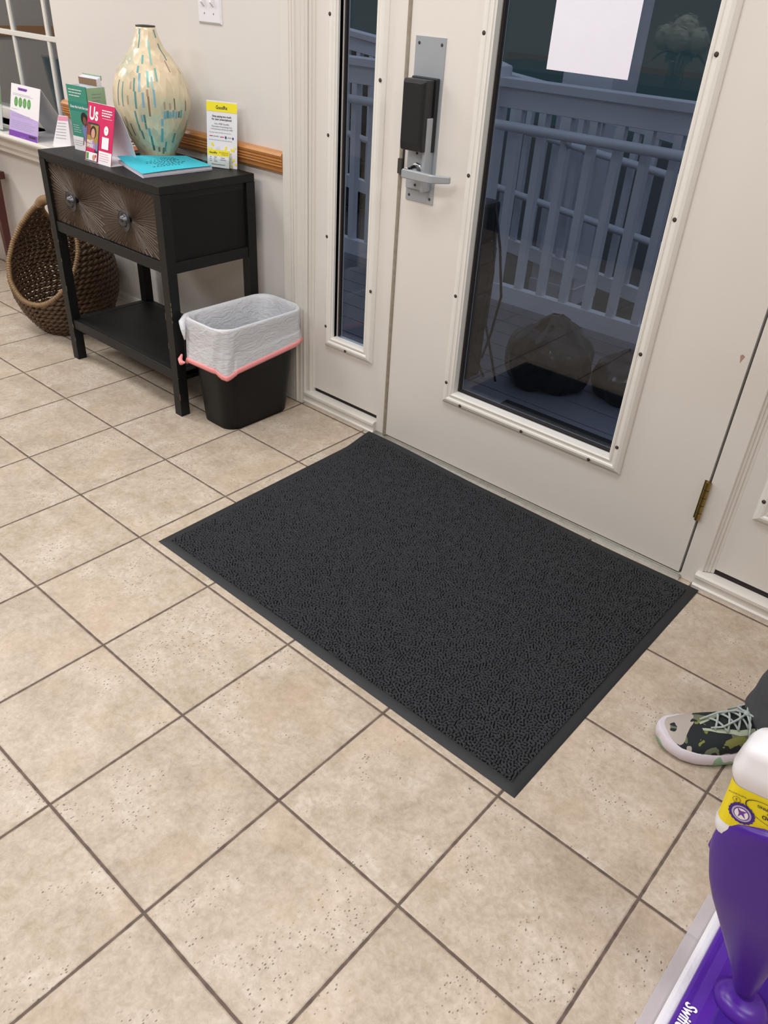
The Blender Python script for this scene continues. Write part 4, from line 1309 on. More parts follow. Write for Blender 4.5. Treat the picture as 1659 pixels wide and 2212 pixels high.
# ------------------------------------------------------------------ porch outside
M_deck = mat('pale_porch_boards', (112, 113, 120), .5, noise=.12, nscale=6, stretch=(1, 10, 1))
b = MB(); b.use(M_deck)
for i in range(11):
    y = .46 + i * .14; b.box(-3.2, y, -.07, 5, y + .134, -.03)
structure(b.build('floor_porch'), 'pale porch deck boards outside the door')
bx('ground_outside', (-12, .47, -.9, 12, 14, -.85), mat('dusky_lawn', (52, 58, 56), .9, noise=.3, nscale=3))['kind'] = 'structure'
bx('trim_15', (.27, .462, -.03, 2.26, .60, -.005), mat('outer_sill', (160, 160, 166), .5))['kind'] = 'structure'
def railing(y, z0, x0, x1, label, slope=0.0, posts=(), tube_y=-.075, tube_z=.815, low=.05, top=1.02, step=.127, off=0.0):
    g = empty('porch_railing', (0, y, z0)); tag(g, label, 'railing')
    Sh = Matrix.Identity(4); Sh[2][0] = slope
    b = MB(); b.use(M_rail); b.box(x0, -.045, top - .042, x1, .045, top - .006, Sh); b.build('cap_rail', g, .003)
    b = MB(); b.use(M_rail); b.box(x0, -.020, top - .125, x1, .020, top - .042, Sh); b.build('top_rail', g, .003)
    b = MB(); b.use(M_rail); b.box(x0, -.022, low, x1, .022, low + .085, Sh); b.build('bottom_rail', g, .003)
    n = int((x1 - x0) / step)
    for i in range(n):
        x = x0 + off + (i + .5) * step
        zt = slope * x
        b = MB(); b.use(M_rail); b.box(x - .018, -.018, low + .085 + zt, x + .018, .018, top - .125 + zt); b.build('baluster', g)
    b = MB(); b.use(M_rail); b.tube([(x0, tube_y, tube_z + slope * x0), (x1, tube_y, tube_z + slope * x1)], .021, 14)
    for i in range(int((x1 - x0) / 1.0)):
        xx = x0 + .5 + i; b.tube([(xx, tube_y, tube_z - .02 + slope * xx), (xx, 0, tube_z - .05 + slope * xx)], .010, 8)
    b.build('handrail', g, smooth=True)
    for x in posts:
        b = MB(); b.use(M_rail); b.box(x - .055, -.055, -z0 * 0, x + .055, .055, top + .03); b.lathe([(.0, top + .06), (.075, top + .035), (.075, top + .03), (0, top + .03)], 4, Matrix.Translation((x, 0, 0)) @ Matrix.Rotation(PI / 4, 4, 'Z')); b.build('post', g, .002)
    return g
railing(1.84, -.03, -2.1, 4.0, 'white porch railing directly outside the door', posts=(-2.05, -.04, 3.9), top=1.045, tube_z=.855)
rg2_ = railing(3.0, -.20, -2.6, 4.2, 'white ramp railing with two tube handrails beyond the first porch railing', slope=-.10, posts=(), tube_y=-.075, tube_z=.79, top=1.06, step=.118)
b = MB(); b.use(M_rail); b.tube([(-2.6, -.075, .43 + .26), (4.2, -.075, .43 - .42)], .021, 14); b.build('handrail', rg2_, smooth=True)
b = MB(); b.use(mat('dark_ramp_boards', (62, 58, 58), .7, noise=.2, nscale=6)); b.box(-4.6, 2.2, -.75, 4.4, 3.6, -.70)
structure(b.build('floor_ramp'), 'pale ramp deck beyond the porch railing')
# porch column
b = MB(); b.use(M_rail); b.box(-.165, -.165, 0, .165, .165, 2.9); b.box(-.17, -.17, 0, .17, .17, .12)
o = b.build('porch_column', None, .004, loc=(-.30, 3.35, -.4)); tag(o, 'square white porch column beyond the railing, below the paper notice', 'column')
# dark shrubs behind
def shrub(name, loc, r, h, label, seed):
    rnn = random.Random(seed); b = MB(); b.use(mat('dark_shrub_leaf', (24, 40, 30), .7, noise=.4, nscale=9))
    for k in range(1500):
        a = rnn.uniform(0, 2 * PI); el = math.asin(rnn.uniform(0, 1)); rr = rnn.uniform(.75, 1.05)
        c_ = Vector((math.cos(a) * math.cos(el) * r * rr, math.sin(a) * math.cos(el) * r * rr, math.sin(el) * h * rr))
        d = Vector((rnn.gauss(0, 1), rnn.gauss(0, 1), rnn.gauss(0, 1))).normalized(); t1 = d.orthogonal().normalized(); t2 = d.cross(t1); s = .09
        b.add([tuple(c_ - t1 * s), tuple(c_ - t2 * s * .5), tuple(c_ + t1 * s), tuple(c_ + t2 * s * .5)], [(0, 1, 2, 3)])
    b.lathe([(0, .0), (r * .8, 0), (r * .86, h * .3), (r * .7, h * .65), (r * .35, h * .86), (0, h * .92)], 20)
    b.build(name, loc=loc)
    o = bpy.data.objects[-1] if False else COL.objects[-1]
    tag(o, label, 'shrub', 'dark shrubs beyond the porch')
    return o
shrub('shrub', (-4.7, 6.3, -.85), 1.25, 1.62, 'dark rounded shrub beyond the railing, seen through the narrow sidelight', 1)
shrub('shrub', (-7.4, 6.8, -.85), 1.3, 1.35, 'dark shrub far left beyond the ramp', 2)
shrub('shrub', (.9, 7.5, -.85), 1.3, 1.2, 'dark shrub low beyond the ramp, behind the door glass', 3)
# black trash bags on the porch
def bag(loc, r, h, label, seed):
    rnn = random.Random(seed); b = MB(); b.use(mat('black_bag_film', (16, 17, 19), .22, bump=.8, bscale=18)); b.smooth = True
    rings = []
    ph = [rnn.uniform(0, 6.28) for _ in range(8)]
    for i in range(22):
        t = i / 21
        if t < .78:
            rr = r * (.80 + .25 * math.sin(PI * min(1, t / .78) * .92 + .25)); rr *= (1 if t > .0 else .9)
            if t > .5: rr *= 1 - .55 * ((t - .5) / .28) ** 2
        else:
            rr = r * (.42 - .25 * (t - .78) / .22)
        z = h * min(1, t * 1.15) if t < .78 else h * (.897 + (t - .78) * .45)
        rings.append([])
        for k in range(40):
            a = 2 * PI * k / 40
            w_ = 1 + .06 * math.sin(3 * a + ph[0] + t * 3) + .04 * math.sin(7 * a + ph[1] + t * 6) + .025 * math.sin(13 * a + ph[2])
            rings[-1].append((rr * w_ * math.cos(a), rr * w_ * math.sin(a), z + .006 * math.sin(5 * a + ph[3])))
    b.loft(rings)
    o = b.build('trash_bag', loc=loc); tag(o, label, 'trash bag', 'black trash bags on the porch')
bag((.80, 1.25, -.03), .170, .285, 'larger black trash bag outside the door, left of the other', 4)
bag((1.10, 1.36, -.03), .130, .200, 'smaller black trash bag outside the door, right of the other', 5)
# outdoor mat
o = bx('outdoor_mat', (.80, .70, -.03, 1.62, .955, -.016), mat('black_outdoor_mat', (20, 21, 24), .9, bump=.4, bscale=200)); tag(o, 'narrow black mat lying on the porch outside the door', 'mat')
# dark slim bin with cables outside by the left edge of the glass
g = empty('utility_stand', (.505, 1.05, -.03)); tag(g, 'slim dark equipment stand with hanging black cables outside the door glass', 'stand')
b = MB(); b.use(mat('dark_housing', (30, 32, 38), .5)); b.box(-.055, -.055, 0, .055, .055, .55); b.build('post', g, .01)
b = MB(); b.use(mat('dark_housing', (30, 32, 38), .5)); b.box(-.09, -.07, .55, .045, .07, .70); b.build('housing', g, .015)
b = MB(); b.use(M_blackp)
b.tube([(.06, 0, .70), (.12, -.02, .55), (.16, -.03, .38), (.13, -.02, .22), (.09, 0, .10)], .005, 6)
b.tube([(.06, .02, .66), (.09, 0, .45), (.10, -.02, .25), (.15, -.02, .12), (.17, 0, .02)], .005, 6)
b.tube([(.06, .02, .60), (.075, 0, .42), (.08, -.02, .30), (.06, -.02, .12), (.11, 0, .02)], .005, 6)
b.build('cable', g, smooth=True)

# ------------------------------------------------------------------ spray mop (foreground right)
P0 = Vector((2.334, -.684, .050)); dirp = Vector((-.190, .050, .98)).normalized()
mo = empty('spray_mop', (P0.x, P0.y, 0)); tag(mo, 'purple spray mop with a white and yellow solution bottle in the right foreground', 'mop')
# local frame along the pole: z = dirp, y towards the viewer side (front of mop), x to the viewer's right
fz = dirp
toc = Vector((CX - P0.x, CY - P0.y, .4)); fy = (toc - fz * toc.dot(fz)).normalized()
fy = -fy   # local -y faces the viewer
fx = fy.cross(fz).normalized()
MF = Matrix(((fx.x, fy.x, fz.x, 0), (fx.y, fy.y, fz.y, 0), (fx.z, fy.z, fz.z, .050), (0, 0, 0, 1)))
def ell(cx_, cy_, rx, ry, z, n=28, sq=1.0):
    o_ = []
    for k in range(n):
        a = 2 * PI * k / n; c, s = math.cos(a), math.sin(a)
        o_.append((cx_ + rx * math.copysign(abs(c) ** sq, c), cy_ + ry * math.copysign(abs(s) ** sq, s), z))
    return o_
# head: long axis along world y
hd = MB(); hd.use(M_purple); hd.smooth = True
hx0, hx1, hy0, hy1 = 2.262 - P0.x, 2.395 - P0.x, -.815 - P0.y, -.535 - P0.y
cxh, cyh, hxh, hyh = (hx0 + hx1) / 2, (hy0 + hy1) / 2, (hx1 - hx0) / 2, (hy1 - hy0) / 2
hd.loft([rrect(cxh, cyh, hxh, hyh, .022, .013), rrect(cxh, cyh, hxh, hyh, .022, .022), rrect(cxh, cyh, hxh - .004, hyh - .004, .02, .027)])
hd.loft([rrect(cxh, cyh, hxh - .012, hyh - .016, .016, .0265), rrect(cxh, cyh, hxh - .016, hyh - .022, .014, .034), rrect(cxh, cyh, hxh - .030, hyh - .05, .010, .036)])
hdo = hd.build('mop_head', mo); hdo.modifiers.new('b', 'BEVEL').width = .002
for p_ in hdo.data.polygons: p_.use_smooth = False
b = MB(); b.use(M_purple2)
b.loft([rrect(cxh + .016, cyh - .055, .038, .060, .012, .034), rrect(cxh + .018, cyh - .055, .034, .055, .012, .0385)])
b.loft([rrect(cxh + .030, cyh + .062, .026, .050, .012, .034), rrect(cxh + .030, cyh + .062, .022, .045, .012, .0385)])
b.build('head_inlay', hdo)
b = MB(); b.use(M_white2)
Mx = Matrix(((0, 0, 1, 2.270 - P0.x), (-1, 0, 0, -.738 - P0.y), (0, -1, 0, .0362), (0, 0, 0, 1)))
b.text('Swiffer', 0, 0, .026, .0006, bold=True, sx=.75, M=Mx)
b.build('lettering', hdo)
b = MB(); b.use(mat('white_pad', (236, 234, 240), .9, bump=.5, bscale=90))
b.loft([rrect(cxh, cyh, hxh + .014, hyh + .006, .012, .002), rrect(cxh, cyh, hxh + .016, hyh + .008, .012, .010), rrect(cxh, cyh, hxh + .010, hyh + .004, .012, .0135)])
b.build('cleaning_pad', mo)
b = MB(); b.use(glass_mat('sheer_pad_fringe', (.86, .85, .87), 1.5, .4)); b.box(hx0 - .038, hy0 - .02, .0008, hx1 + .03, hy1 + .02, .0016)
fr = bpy.data.materials.new('sheer_fleece'); fr.use_nodes = True
nt = fr.node_tree; bb_ = nt.nodes['Principled BSDF']; bb_.inputs['Base Color'].default_value = (*lin((226, 220, 226)), 1); bb_.inputs['Roughness'].default_value = .9
tt = nt.nodes.new('ShaderNodeBsdfTransparent'); mm_ = nt.nodes.new('ShaderNodeMixShader'); mm_.inputs[0].default_value = .58
nt.links.new(bb_.outputs[0], mm_.inputs[1]); nt.links.new(tt.outputs[0], mm_.inputs[2]); nt.links.new(mm_.outputs[0], nt.nodes['Material Output'].inputs[0])
o = b.build('pad_fringe', mo); o.data.materials.clear(); o.data.materials.append(fr)
# universal joint
b = MB(); b.use(M_purple); b.smooth = True
b.loft([ell(0, 0, .040, .034, .034), ell(0, 0, .042, .036, .042), ell(0, 0, .030, .026, .052), ell(0, 0, .020, .018, .056)])
b.build('joint_socket', mo, smooth=True)
b = MB(); b.use(M_purple); b.smooth = True; b.M = MF
# body shield
sh = [(-.006, .012, .012), (.010, .014, .015), (.030, .017, .018), (.060, .023, .022), (.093, .030, .025), (.14, .042, .029), (.175, .053, .032), (.21, .064, .035), (.25, .0745, .038), (.29, .080, .040), (.32, .0805, .040), (.346, .0795, .039)]
rings = []
for (z, rx, ry) in sh:
    rings.append(ell(0, .010, rx, ry, z, 40, .85))
b.loft(rings)
b.build('body_shell', mo)
# domed front cover
b = MB(); b.use(mat('dark_violet_cover', (74, 32, 146), .32)); b.smooth = True; b.M = MF
rings = []
for i in range(29):
    t = i / 28
    z = .030 + .352 * t
    tab = [(0, .012), (.11, .020), (.21, .029), (.34, .043), (.50, .061), (.62, .071), (.74, .0755), (.82, .0745), (.88, .0695), (.925, .061), (.96, .049), (.985, .033), (1, .010)]
    for (ta, wa), (tb_, wb_) in zip(tab, tab[1:]):
        if ta <= t <= tb_: w_ = wa + (wb_ - wa) * (t - ta) / (tb_ - ta)
    rings.append([(w_ * math.sin(a), -.028 * min(1, .45 + t) - .020 * math.cos(a) * min(1, .4 + t), z) for a in [-PI / 2 + PI * k / 16 for k in range(17)]] + [(w_, -.012, z), (-w_, -.012, z)])
b.loft(rings)
b.build('front_cover', mo)
b = MB(); b.use(M_purple); b.M = MF; b.loft([ell(-.074, .008, .008, .006, .252, 10), ell(-.083, .008, .005, .004, .262, 10), ell(-.081, .008, .004, .004, .276, 10)]); b.build('side_clip', mo, smooth=True)
# bottle (upside down) : part of the mop
b = MB(); b.use(M_whitep); b.smooth = True; b.M = MF
def rr_(hx_, hy_, r, z): return [(x, y, z) for x, y, _ in rrect(0, -.002, hx_, hy_, r, z, 6)]
b.loft([rr_(.055, .028, .018, .25), rr_(.070, .032, .020, .322), rr_(.0765, .036, .021, .340), rr_(.0765, .036, .021, .354), rr_(.0735, .0345, .020, .359), rr_(.0625, .0335, .020, .432),
        rr_(.0640, .0355, .021, .436), rr_(.0655, .0370, .021, .445), rr_(.0645, .0370, .021, .461), rr_(.0590, .0340, .020, .469), rr_(.0575, .0330, .020, .482), rr_(.050, .029, .018, .494), rr_(.030, .018, .011, .499)])
bo = b.build('solution_bottle', mo)
b = MB(); b.use(M_yellow); b.smooth = False; b.M = MF
lab = []
b.loft([rr_(.0739, .0350, .0200, .3600), rr_(.0632, .0341, .0200, .4305)], caps=False)
b.smooth = False
Ml = Matrix.Translation((0, -.0364, .3975)) @ Matrix.Rotation(PI, 4, 'Y')     # upside-down print
SX = -.040
b.use(M_purple2)
b.add([(SX + (.0165 + (.0012 if k % 2 else 0)) * math.cos(2 * PI * k / 36), -.0375, .3900 + (.0165 + (.0012 if k % 2 else 0)) * math.sin(2 * PI * k / 36)) for k in range(36)], [tuple(range(36))])
b.use(mat('lavender_seal_print', (196, 186, 214), .5))
b.add([(SX + .0128 * math.cos(2 * PI * k / 30), -.0378, .3900 + .0128 * math.sin(2 * PI * k / 30)) for k in range(30)], [tuple(range(30))])
b.use(C_violet)
b.add([(SX + .0105 * math.cos(2 * PI * k / 30), -.0380, .3900 + .0105 * math.sin(2 * PI * k / 30)) for k in range(30)], [tuple(range(30))])
b.use(M_white2)
b.add([(SX + .0090 * math.cos(2 * PI * k / 30), -.0384, .3900 + .0090 * math.sin(2 * PI * k / 30)) for k in range(30)], [tuple(range(30))])
b.use(C_violet); b.add([(SX - .004, -.0386, .3830), (SX, -.0386, .3890), (SX + .006, -.0386, .3840), (SX + .003, -.0386, .3920), (SX + .007, -.0386, .3970), (SX - .001, -.0386, .3950), (SX - .006, -.0386, .3980), (SX - .003, -.0386, .3900)], [tuple(range(8))])
# oval seal outline and text
b.use(M_text)
for k in range(40):
    a0, a1 = 2 * PI * k / 40, 2 * PI * (k + 1) / 40
    pts = []
    for (a, s) in ((a0, 1), (a1, 1), (a1, .955), (a0, .955)):
        pts.append((-.004 + .034 * s * math.cos(a) , -.0375, .4060 + .0165 * s * math.sin(a) - .16 * .034 * s * math.cos(a)))
    b.add(pts, [(0, 1, 2, 3)])
def inv_text(s, x, z, size):
    vs, fs, w = text_mesh(s, True)
    b.add([(x - (p[0] * size - w * size / 2), -.0377, z - p[1] * size) for p in vs], fs)
inv_text('GOOD', -.002, .4035, .0085); inv_text('HOUSEKEEPING', -.002, .4165, .0058); inv_text('SINCE 1909', -.002, .4090, .0032)
inv_text('PLASTIC BOTTLE', -.049, .4200, .0030); inv_text('2', -.049, .4115, .0055)
inv_text('Cleans and dissolves tough messes', .010, .3720, .0042); inv_text('Fresh scent', -.030, .3570, .0042); inv_text('Multi-surface floor cleaner', .010, .3640, .0040)
for k in range(24):
    a0, a1 = 2 * PI * k / 24, 2 * PI * (k + 1) / 24
    b.add([(-.049 + .0052 * s * math.cos(a), -.0375, .4095 + .0052 * s * math.sin(a)) for (a, s) in ((a0, 1), (a1, 1), (a1, .88), (a0, .88))], [(0, 1, 2, 3)])
b.build('bottle_label', bo)
b = MB(); b.use(M_chrome); b.M = MF; b.tube([(0, .045, .24), (0, .045, .8), (0, .045, 1.12)], .0105, 16); b.build('pole', mo, smooth=True)
b = MB(); b.use(M_purple); b.M = MF; b.tube([(0, .045, 1.03), (0, .045, 1.05), (0, .045, 1.12), (0, .042, 1.18), (0, .040, 1.22)], [.014, .018, .017, .019, .014], 16); b.build('grip', mo, smooth=True)

# ------------------------------------------------------------------ person (only a shoe and trouser cuff are in the picture)
pe = empty('person', (2.30, -.17, 0)); tag(pe, 'person standing at the right edge in a camouflage trainer and dark grey trousers', 'person')
OX, OY = 2.30, -.17
F = Vector((-.72, -.69, 0)).normalized(); Rt = Vector((F.y, -F.x, 0))     # facing, person's right
def W(v): return (v[0] - OX, v[1] - OY, v[2])
ankR = Vector((2.175, -.092, .095)); ankL = Vector((2.47, -.22, .095))
hip = Vector((2.335, -.155, .93))
hR = hip + Rt * .095 - Vector((0, 0, .03)); hL = hip - Rt * .095 - Vector((0, 0, .03))
knR = (ankR + hR) / 2 + F * .02; knL = (ankL + hL) / 2 + F * .03
chest = hip + Vector((0, 0, .36)) + F * .01; neck = hip + Vector((0, 0, .53)); head = neck + Vector((0, 0, .14)) + F * .02
shR = neck + Rt * .175 - Vector((0, 0, .055)); shL = neck - Rt * .175 - Vector((0, 0, .055))
grip = P0 + dirp * 1.10
gp = Vector((P0.x, P0.y, .05)) + (MF.to_3x3() @ Vector((0, .045, 1.10)))
haL = gp + Vector((.045, .03, 0)); elL = (shL + haL) / 2 + Vector((.06, -.02, -.13))
haR = hip + Rt * .25 + F * .06 + Vector((0, 0, -.10)); elR = (shR + haR) / 2 + Rt * .03 - F * .05
def skin(name, nodes, edges, m, parent, sub=2, root=0):
    me = bpy.data.meshes.new(name); me.from_pydata([W(p) for p, r in nodes], edges, []); me.update()
    o = bpy.data.objects.new(name, me); COL.objects.link(o); o.parent = parent
    sk = o.modifiers.new('skin', 'SKIN'); sk.use_smooth_shade = True
    lay = me.skin_vertices[0].data if me.skin_vertices else None
    if lay is None:
        bm = bmesh.new(); bm.from_mesh(me); bm.verts.layers.skin.verify(); bm.to_mesh(me); bm.free(); lay = me.skin_vertices[0].data
    for i, (p, r) in enumerate(nodes):
        lay[i].radius = r if isinstance(r, tuple) else (r, r); lay[i].use_root = (i == root)
    sm_ = o.modifiers.new('sub', 'SUBSURF'); sm_.levels = sub; sm_.render_levels = sub
    me.materials.append(m)
    return o
M_skin = mat('skin', (206, 156, 128), .5, noise=.06, nscale=8)
Z = Vector((0, 0, 1))
nodes = [(hip, .075), (hip + Z * .18, .075), (chest, .080), (neck, .052), (neck + Z * .06, .050), (head, .060), (head + Z * .070, .060),
         (shR, .045), (elR, .036), (haR + Z * .06, .030), (haR, (.036, .020)), (shL, .045), (elL, .036), (haL + (elL - haL).normalized() * .06, .030), (haL, (.034, .020)),
         (hR, .070), (knR, .048), (ankR, .036), (hL, .070), (knL, .048), (ankL, .036), (ankR + F * .09 - Z * .055, .022), (ankL + F * .09 - Z * .055, .022)]
edges = [(0, 1), (1, 2), (2, 3), (3, 4), (4, 5), (5, 6), (2, 7), (7, 8), (8, 9), (9, 10), (2, 11), (11, 12), (12, 13), (13, 14), (0, 15), (15, 16), (16, 17), (0, 18), (18, 19), (19, 20), (17, 21), (20, 22)]
def fingers(h, along, side, curl, start):
    k = len(nodes)
    for i, (o_, L_) in enumerate(((-.024, .070), (-.008, .080), (.008, .076), (.024, .062))):
        b0 = h + along * .030 + side * o_; p1 = b0 + along * L_ * .45; p2 = p1 + (along * .5 + curl * .8).normalized() * L_ * .32; p3 = p2 + curl * L_ * .26
        for p, r in ((b0, .0092), (p1, .0088), (p2, .008), (p3, .0068)): nodes.append((p, r))
        edges.append((start, k)); edges.append((k, k + 1)); edges.append((k + 1, k + 2)); edges.append((k + 2, k + 3)); k += 4
    t0 = h - side * .030 - along * .01; nodes.append((t0, .011)); nodes.append((t0 - side * .02 + along * .025 + curl * .02, .0095)); nodes.append((t0 - side * .012 + along * .045 + curl * .038, .0075))
    edges.append((start, k)); edges.append((k, k + 1)); edges.append((k + 1, k + 2))
fingers(haR, -Z, F, Vector((-Rt.x, -Rt.y, 0)), 10)
aL = (gp - haL).normalized(); fingers(haL, aL, Z, Vector((aL.y, -aL.x, 0)) * .6 - aL * .4, 14)
skin('body', nodes, edges, M_skin, pe, 2)
# face features
b = MB(); b.use(M_skin); hc = Vector(W(head + Z * .03)); b.smooth = True
def ball(b, c, r, sc=(1, 1, 1), n=12):
    prof = [(max(1e-4, r * math.sin(PI * i / n)), -r * math.cos(PI * i / n)) for i in range(n + 1)]
    b.lathe(prof, 16, Matrix.Translation(c) @ Matrix.Diagonal((*sc, 1)))
hrings = []
for (z, w_, d_, f_) in ((-.118, .020, .020, .045), (-.112, .036, .040, .035), (-.095, .050, .062, .020), (-.070, .060, .080, .008), (-.035, .068, .092, .0), (.0, .073, .096, -.002), (.04, .075, .097, -.006), (.075, .068, .088, -.008), (.100, .050, .066, -.010), (.114, .026, .034, -.010), (.118, .004, .006, -.010)):
    hrings.append([tuple(hc + F * (f_ + d_ * math.cos(a)) + Rt * (w_ * math.sin(a)) + Z * z) for a in [2 * PI * k / 24 for k in range(24)]])
b.loft(hrings)
b.loft([[tuple(hc + F * (fo + r_ * .7 * math.cos(a)) + Rt * (r_ * math.sin(a)) + Z * z) for a in [2 * PI * k / 10 for k in range(10)]] for (z, r_, fo) in ((.018, .006, .090), (-.005, .010, .096), (-.022, .016, .100), (-.030, .010, .094))])
ball(b, hc + Rt * .074, .019, (.5, .6, 1.6)); ball(b, hc - Rt * .074, .019, (.5, .6, 1.6))
b.use(mat('eye_white', (240, 238, 235), .3))
for s_ in (1, -1): ball(b, hc + F * .083 + Rt * .031 * s_ + Z * .014, .0105, (1, 1, .7))
b.use(mat('eye_iris', (60, 40, 30), .3))
for s_ in (1, -1): ball(b, hc + F * .0895 + Rt * .031 * s_ + Z * .014, .0052)
b.use(mat('brow', (52, 38, 30), .7))
for s_ in (1, -1): b.tube([tuple(hc + F * (.092 - .010 * t) + Rt * (.016 + .030 * t) * s_ + Z * (.032 + .004 * math.sin(PI * t))) for t in (0, .33, .66, 1)], .0028, 6)
b.use(mat('lips', (180, 100, 95), .5)); b.tube([tuple(hc + F * (.092 - .012 * abs(t)) + Rt * (.024 * t) - Z * .056) for t in (-1, -.5, 0, .5, 1)], [.002, .0055, .0062, .0055, .002], 8)
b.build('face', pe)
b = MB(); b.use(mat('dark_hair', (48, 36, 30), .6, noise=.3, nscale=60, bump=.5, bscale=120)); b.smooth = True
hrings = []
for (z, w_, d_, f_) in ((-.060, .060, .050, -.050), (-.030, .074, .072, -.036), (.0, .080, .080, -.030), (.035, .083, .092, -.020), (.055, .083, .102, -.010), (.085, .076, .098, -.010), (.112, .058, .076, -.012), (.128, .030, .042, -.014), (.132, .004, .006, -.014)):
    hrings.append([tuple(hc + F * (f_ + d_ * math.cos(a)) + Rt * (w_ * math.sin(a)) + Z * z) for a in [2 * PI * k / 28 for k in range(28)]])
b.loft(hrings); b.build('hair', pe)
b = MB(); b.use(mat('black_sock', (28, 28, 30), .9)); b.smooth = True
for an in (ankR, ankL): b.tube([W(an + F * .075 - Z * .042), W(an + F * .03 - Z * .022), W(an + Z * .012), W(an + Z * .07)], [.030, .042, .047, .048], 16)
b.build('socks', pe)
# sweatshirt + trousers
M_sw = mat('navy_sweatshirt', (52, 58, 76), .9, noise=.15, nscale=40, bump=.3, bscale=30)
b = MB(); b.use(M_sw); b.smooth = True
tr = []
for (z, w_, d_, f_) in ((-.150, .178, .140, 0), (-.145, .192, .152, 0), (-.10, .188, .148, 0), (.0, .172, .130, 0), (.10, .160, .120, .0), (.20, .165, .120, .004), (.32, .182, .125, .006), (.40, .190, .122, .004), (.45, .186, .112, .0), (.485, .160, .095, -.004), (.510, .110, .078, -.006), (.530, .072, .066, -.002), (.548, .064, .062, .0)):
    tr.append([W(hip + F * (f_ + d_ * math.cos(a) + .003 * math.sin(5 * a + z * 30)) + Rt * (w_ * math.copysign(abs(math.sin(a)) ** .85, math.sin(a))) + Z * z) for a in [2 * PI * k / 32 for k in range(32)]])
b.loft(tr)
for (sh_, el_, ha_) in ((shR, elR, haR), (shL, elL, haL)):
    inn = sh_ + (neck - sh_) * .55 - Z * .035; wr = ha_ + (el_ - ha_).normalized() * .060
    path = [inn, inn.lerp(sh_, .45) + Z * .004, sh_ * .93 + inn * .07 - Z * .012, sh_.lerp(el_, .12), sh_.lerp(el_, .28), sh_.lerp(el_, .55), sh_.lerp(el_, .85), el_ * .7 + (sh_ * .15 + wr * .15), el_.lerp(wr, .15), el_.lerp(wr, .5), el_.lerp(wr, .85), wr]
    b.tube([W(p_) for p_ in path], [.030, .052, .064, .068, .066, .061, .057, .056, .055, .050, .045, .040], 18)
b.build('sweatshirt', pe)
M_tr = mat('charcoal_jersey', (74, 76, 80), .9, noise=.2, nscale=90, bump=.35, bscale=40)
b = MB(); b.use(M_tr); b.smooth = True
def leg_rings(h_, k_, a_, seed):
    rn = random.Random(seed); pts = []
    for i in range(34):
        t = i / 33
        p = h_.lerp(k_, t / .5) if t < .5 else k_.lerp(a_, (t - .5) / .5)
        r = .098 - .030 * min(1, t / .5) if t < .5 else .068 + .010 * max(0, (t - .8) / .2)
        pts.append((p, r, t))
    rings = []
    for p, r, t in pts:
        fold = .013 * max(0, (t - .76) / .24)
        ring = []
        for k in range(28):
            a = 2 * PI * k / 28
            w_ = r + fold * math.sin(t * 95 + 1.6 * math.sin(a + seed)) + .003 * math.sin(5 * a + t * 9 + seed)
            ring.append(W(p + Vector((math.cos(a) * w_, math.sin(a) * w_, 0))))
        rings.append(ring)
    return rings
endR = ankR + Vector((.012, .0, -.022)); endL = ankL + Vector((0, 0, -.020))
b.loft(leg_rings(hR, knR, endR, 1), caps=False); b.loft(leg_rings(hL, knL, endL, 4), caps=False)
b.loft([[W(hip + Vector((math.cos(a) * rx * 1, math.sin(a) * ry, z))) for a in [2 * PI * k / 28 for k in range(28)]] for (z, rx, ry) in ((-.17, .060, .060), (-.13, .120, .105), (-.08, .145, .115), (-.03, .140, .110))], caps=True)
o = b.build('trousers', pe); o.modifiers.new('sub', 'SUBSURF').render_levels = 1

def camo_mat():
    m = bpy.data.materials.new('camouflage_knit'); m.use_nodes = True; nt = m.node_tree; N = nt.nodes; L = nt.links; bs = N['Principled BSDF']
    tcn = N.new('ShaderNodeTexCoord')
    def nz(scale, off, dist=.6):
        mp = N.new('ShaderNodeMapping'); mp.inputs['Location'].default_value = (off, off * .7, 0); L.new(tcn.outputs['Object'], mp.inputs[0])
        n = N.new('ShaderNodeTexNoise'); n.inputs['Scale'].default_value = scale; n.inputs['Detail'].default_value = 2.5; n.inputs['Distortion'].default_value = dist; L.new(mp.outputs[0], n.inputs['Vector']); return n.outputs['Fac']
    def step(f, p): 
        r = N.new('ShaderNodeMath'); r.operation = 'GREATER_THAN'; L.new(f, r.inputs[0]); r.inputs[1].default_value = p; return r.outputs[0]
    def mix(f, a, c):
        n = N.new('ShaderNodeMix'); n.data_type = 'RGBA'; L.new(f, n.inputs['Factor'])
        for k, x in (('A', a), ('B', c)):
            if isinstance(x, tuple): n.inputs[k].default_value = (*lin(x), 1)
            else: L.new(x, n.inputs[k])
        return n.outputs['Result']
    c = mix(step(nz(15, 3.1), .47), (104, 112, 86), (26, 32, 36))
    c = mix(step(nz(24, 7.7), .62), c, (126, 130, 66))
    c = mix(step(nz(11, 1.15), .49), c, (180, 170, 162))
    L.new(c, bs.inputs['Base Color']); bs.inputs['Roughness'].default_value = .8
    return m
M_camo = camo_mat()
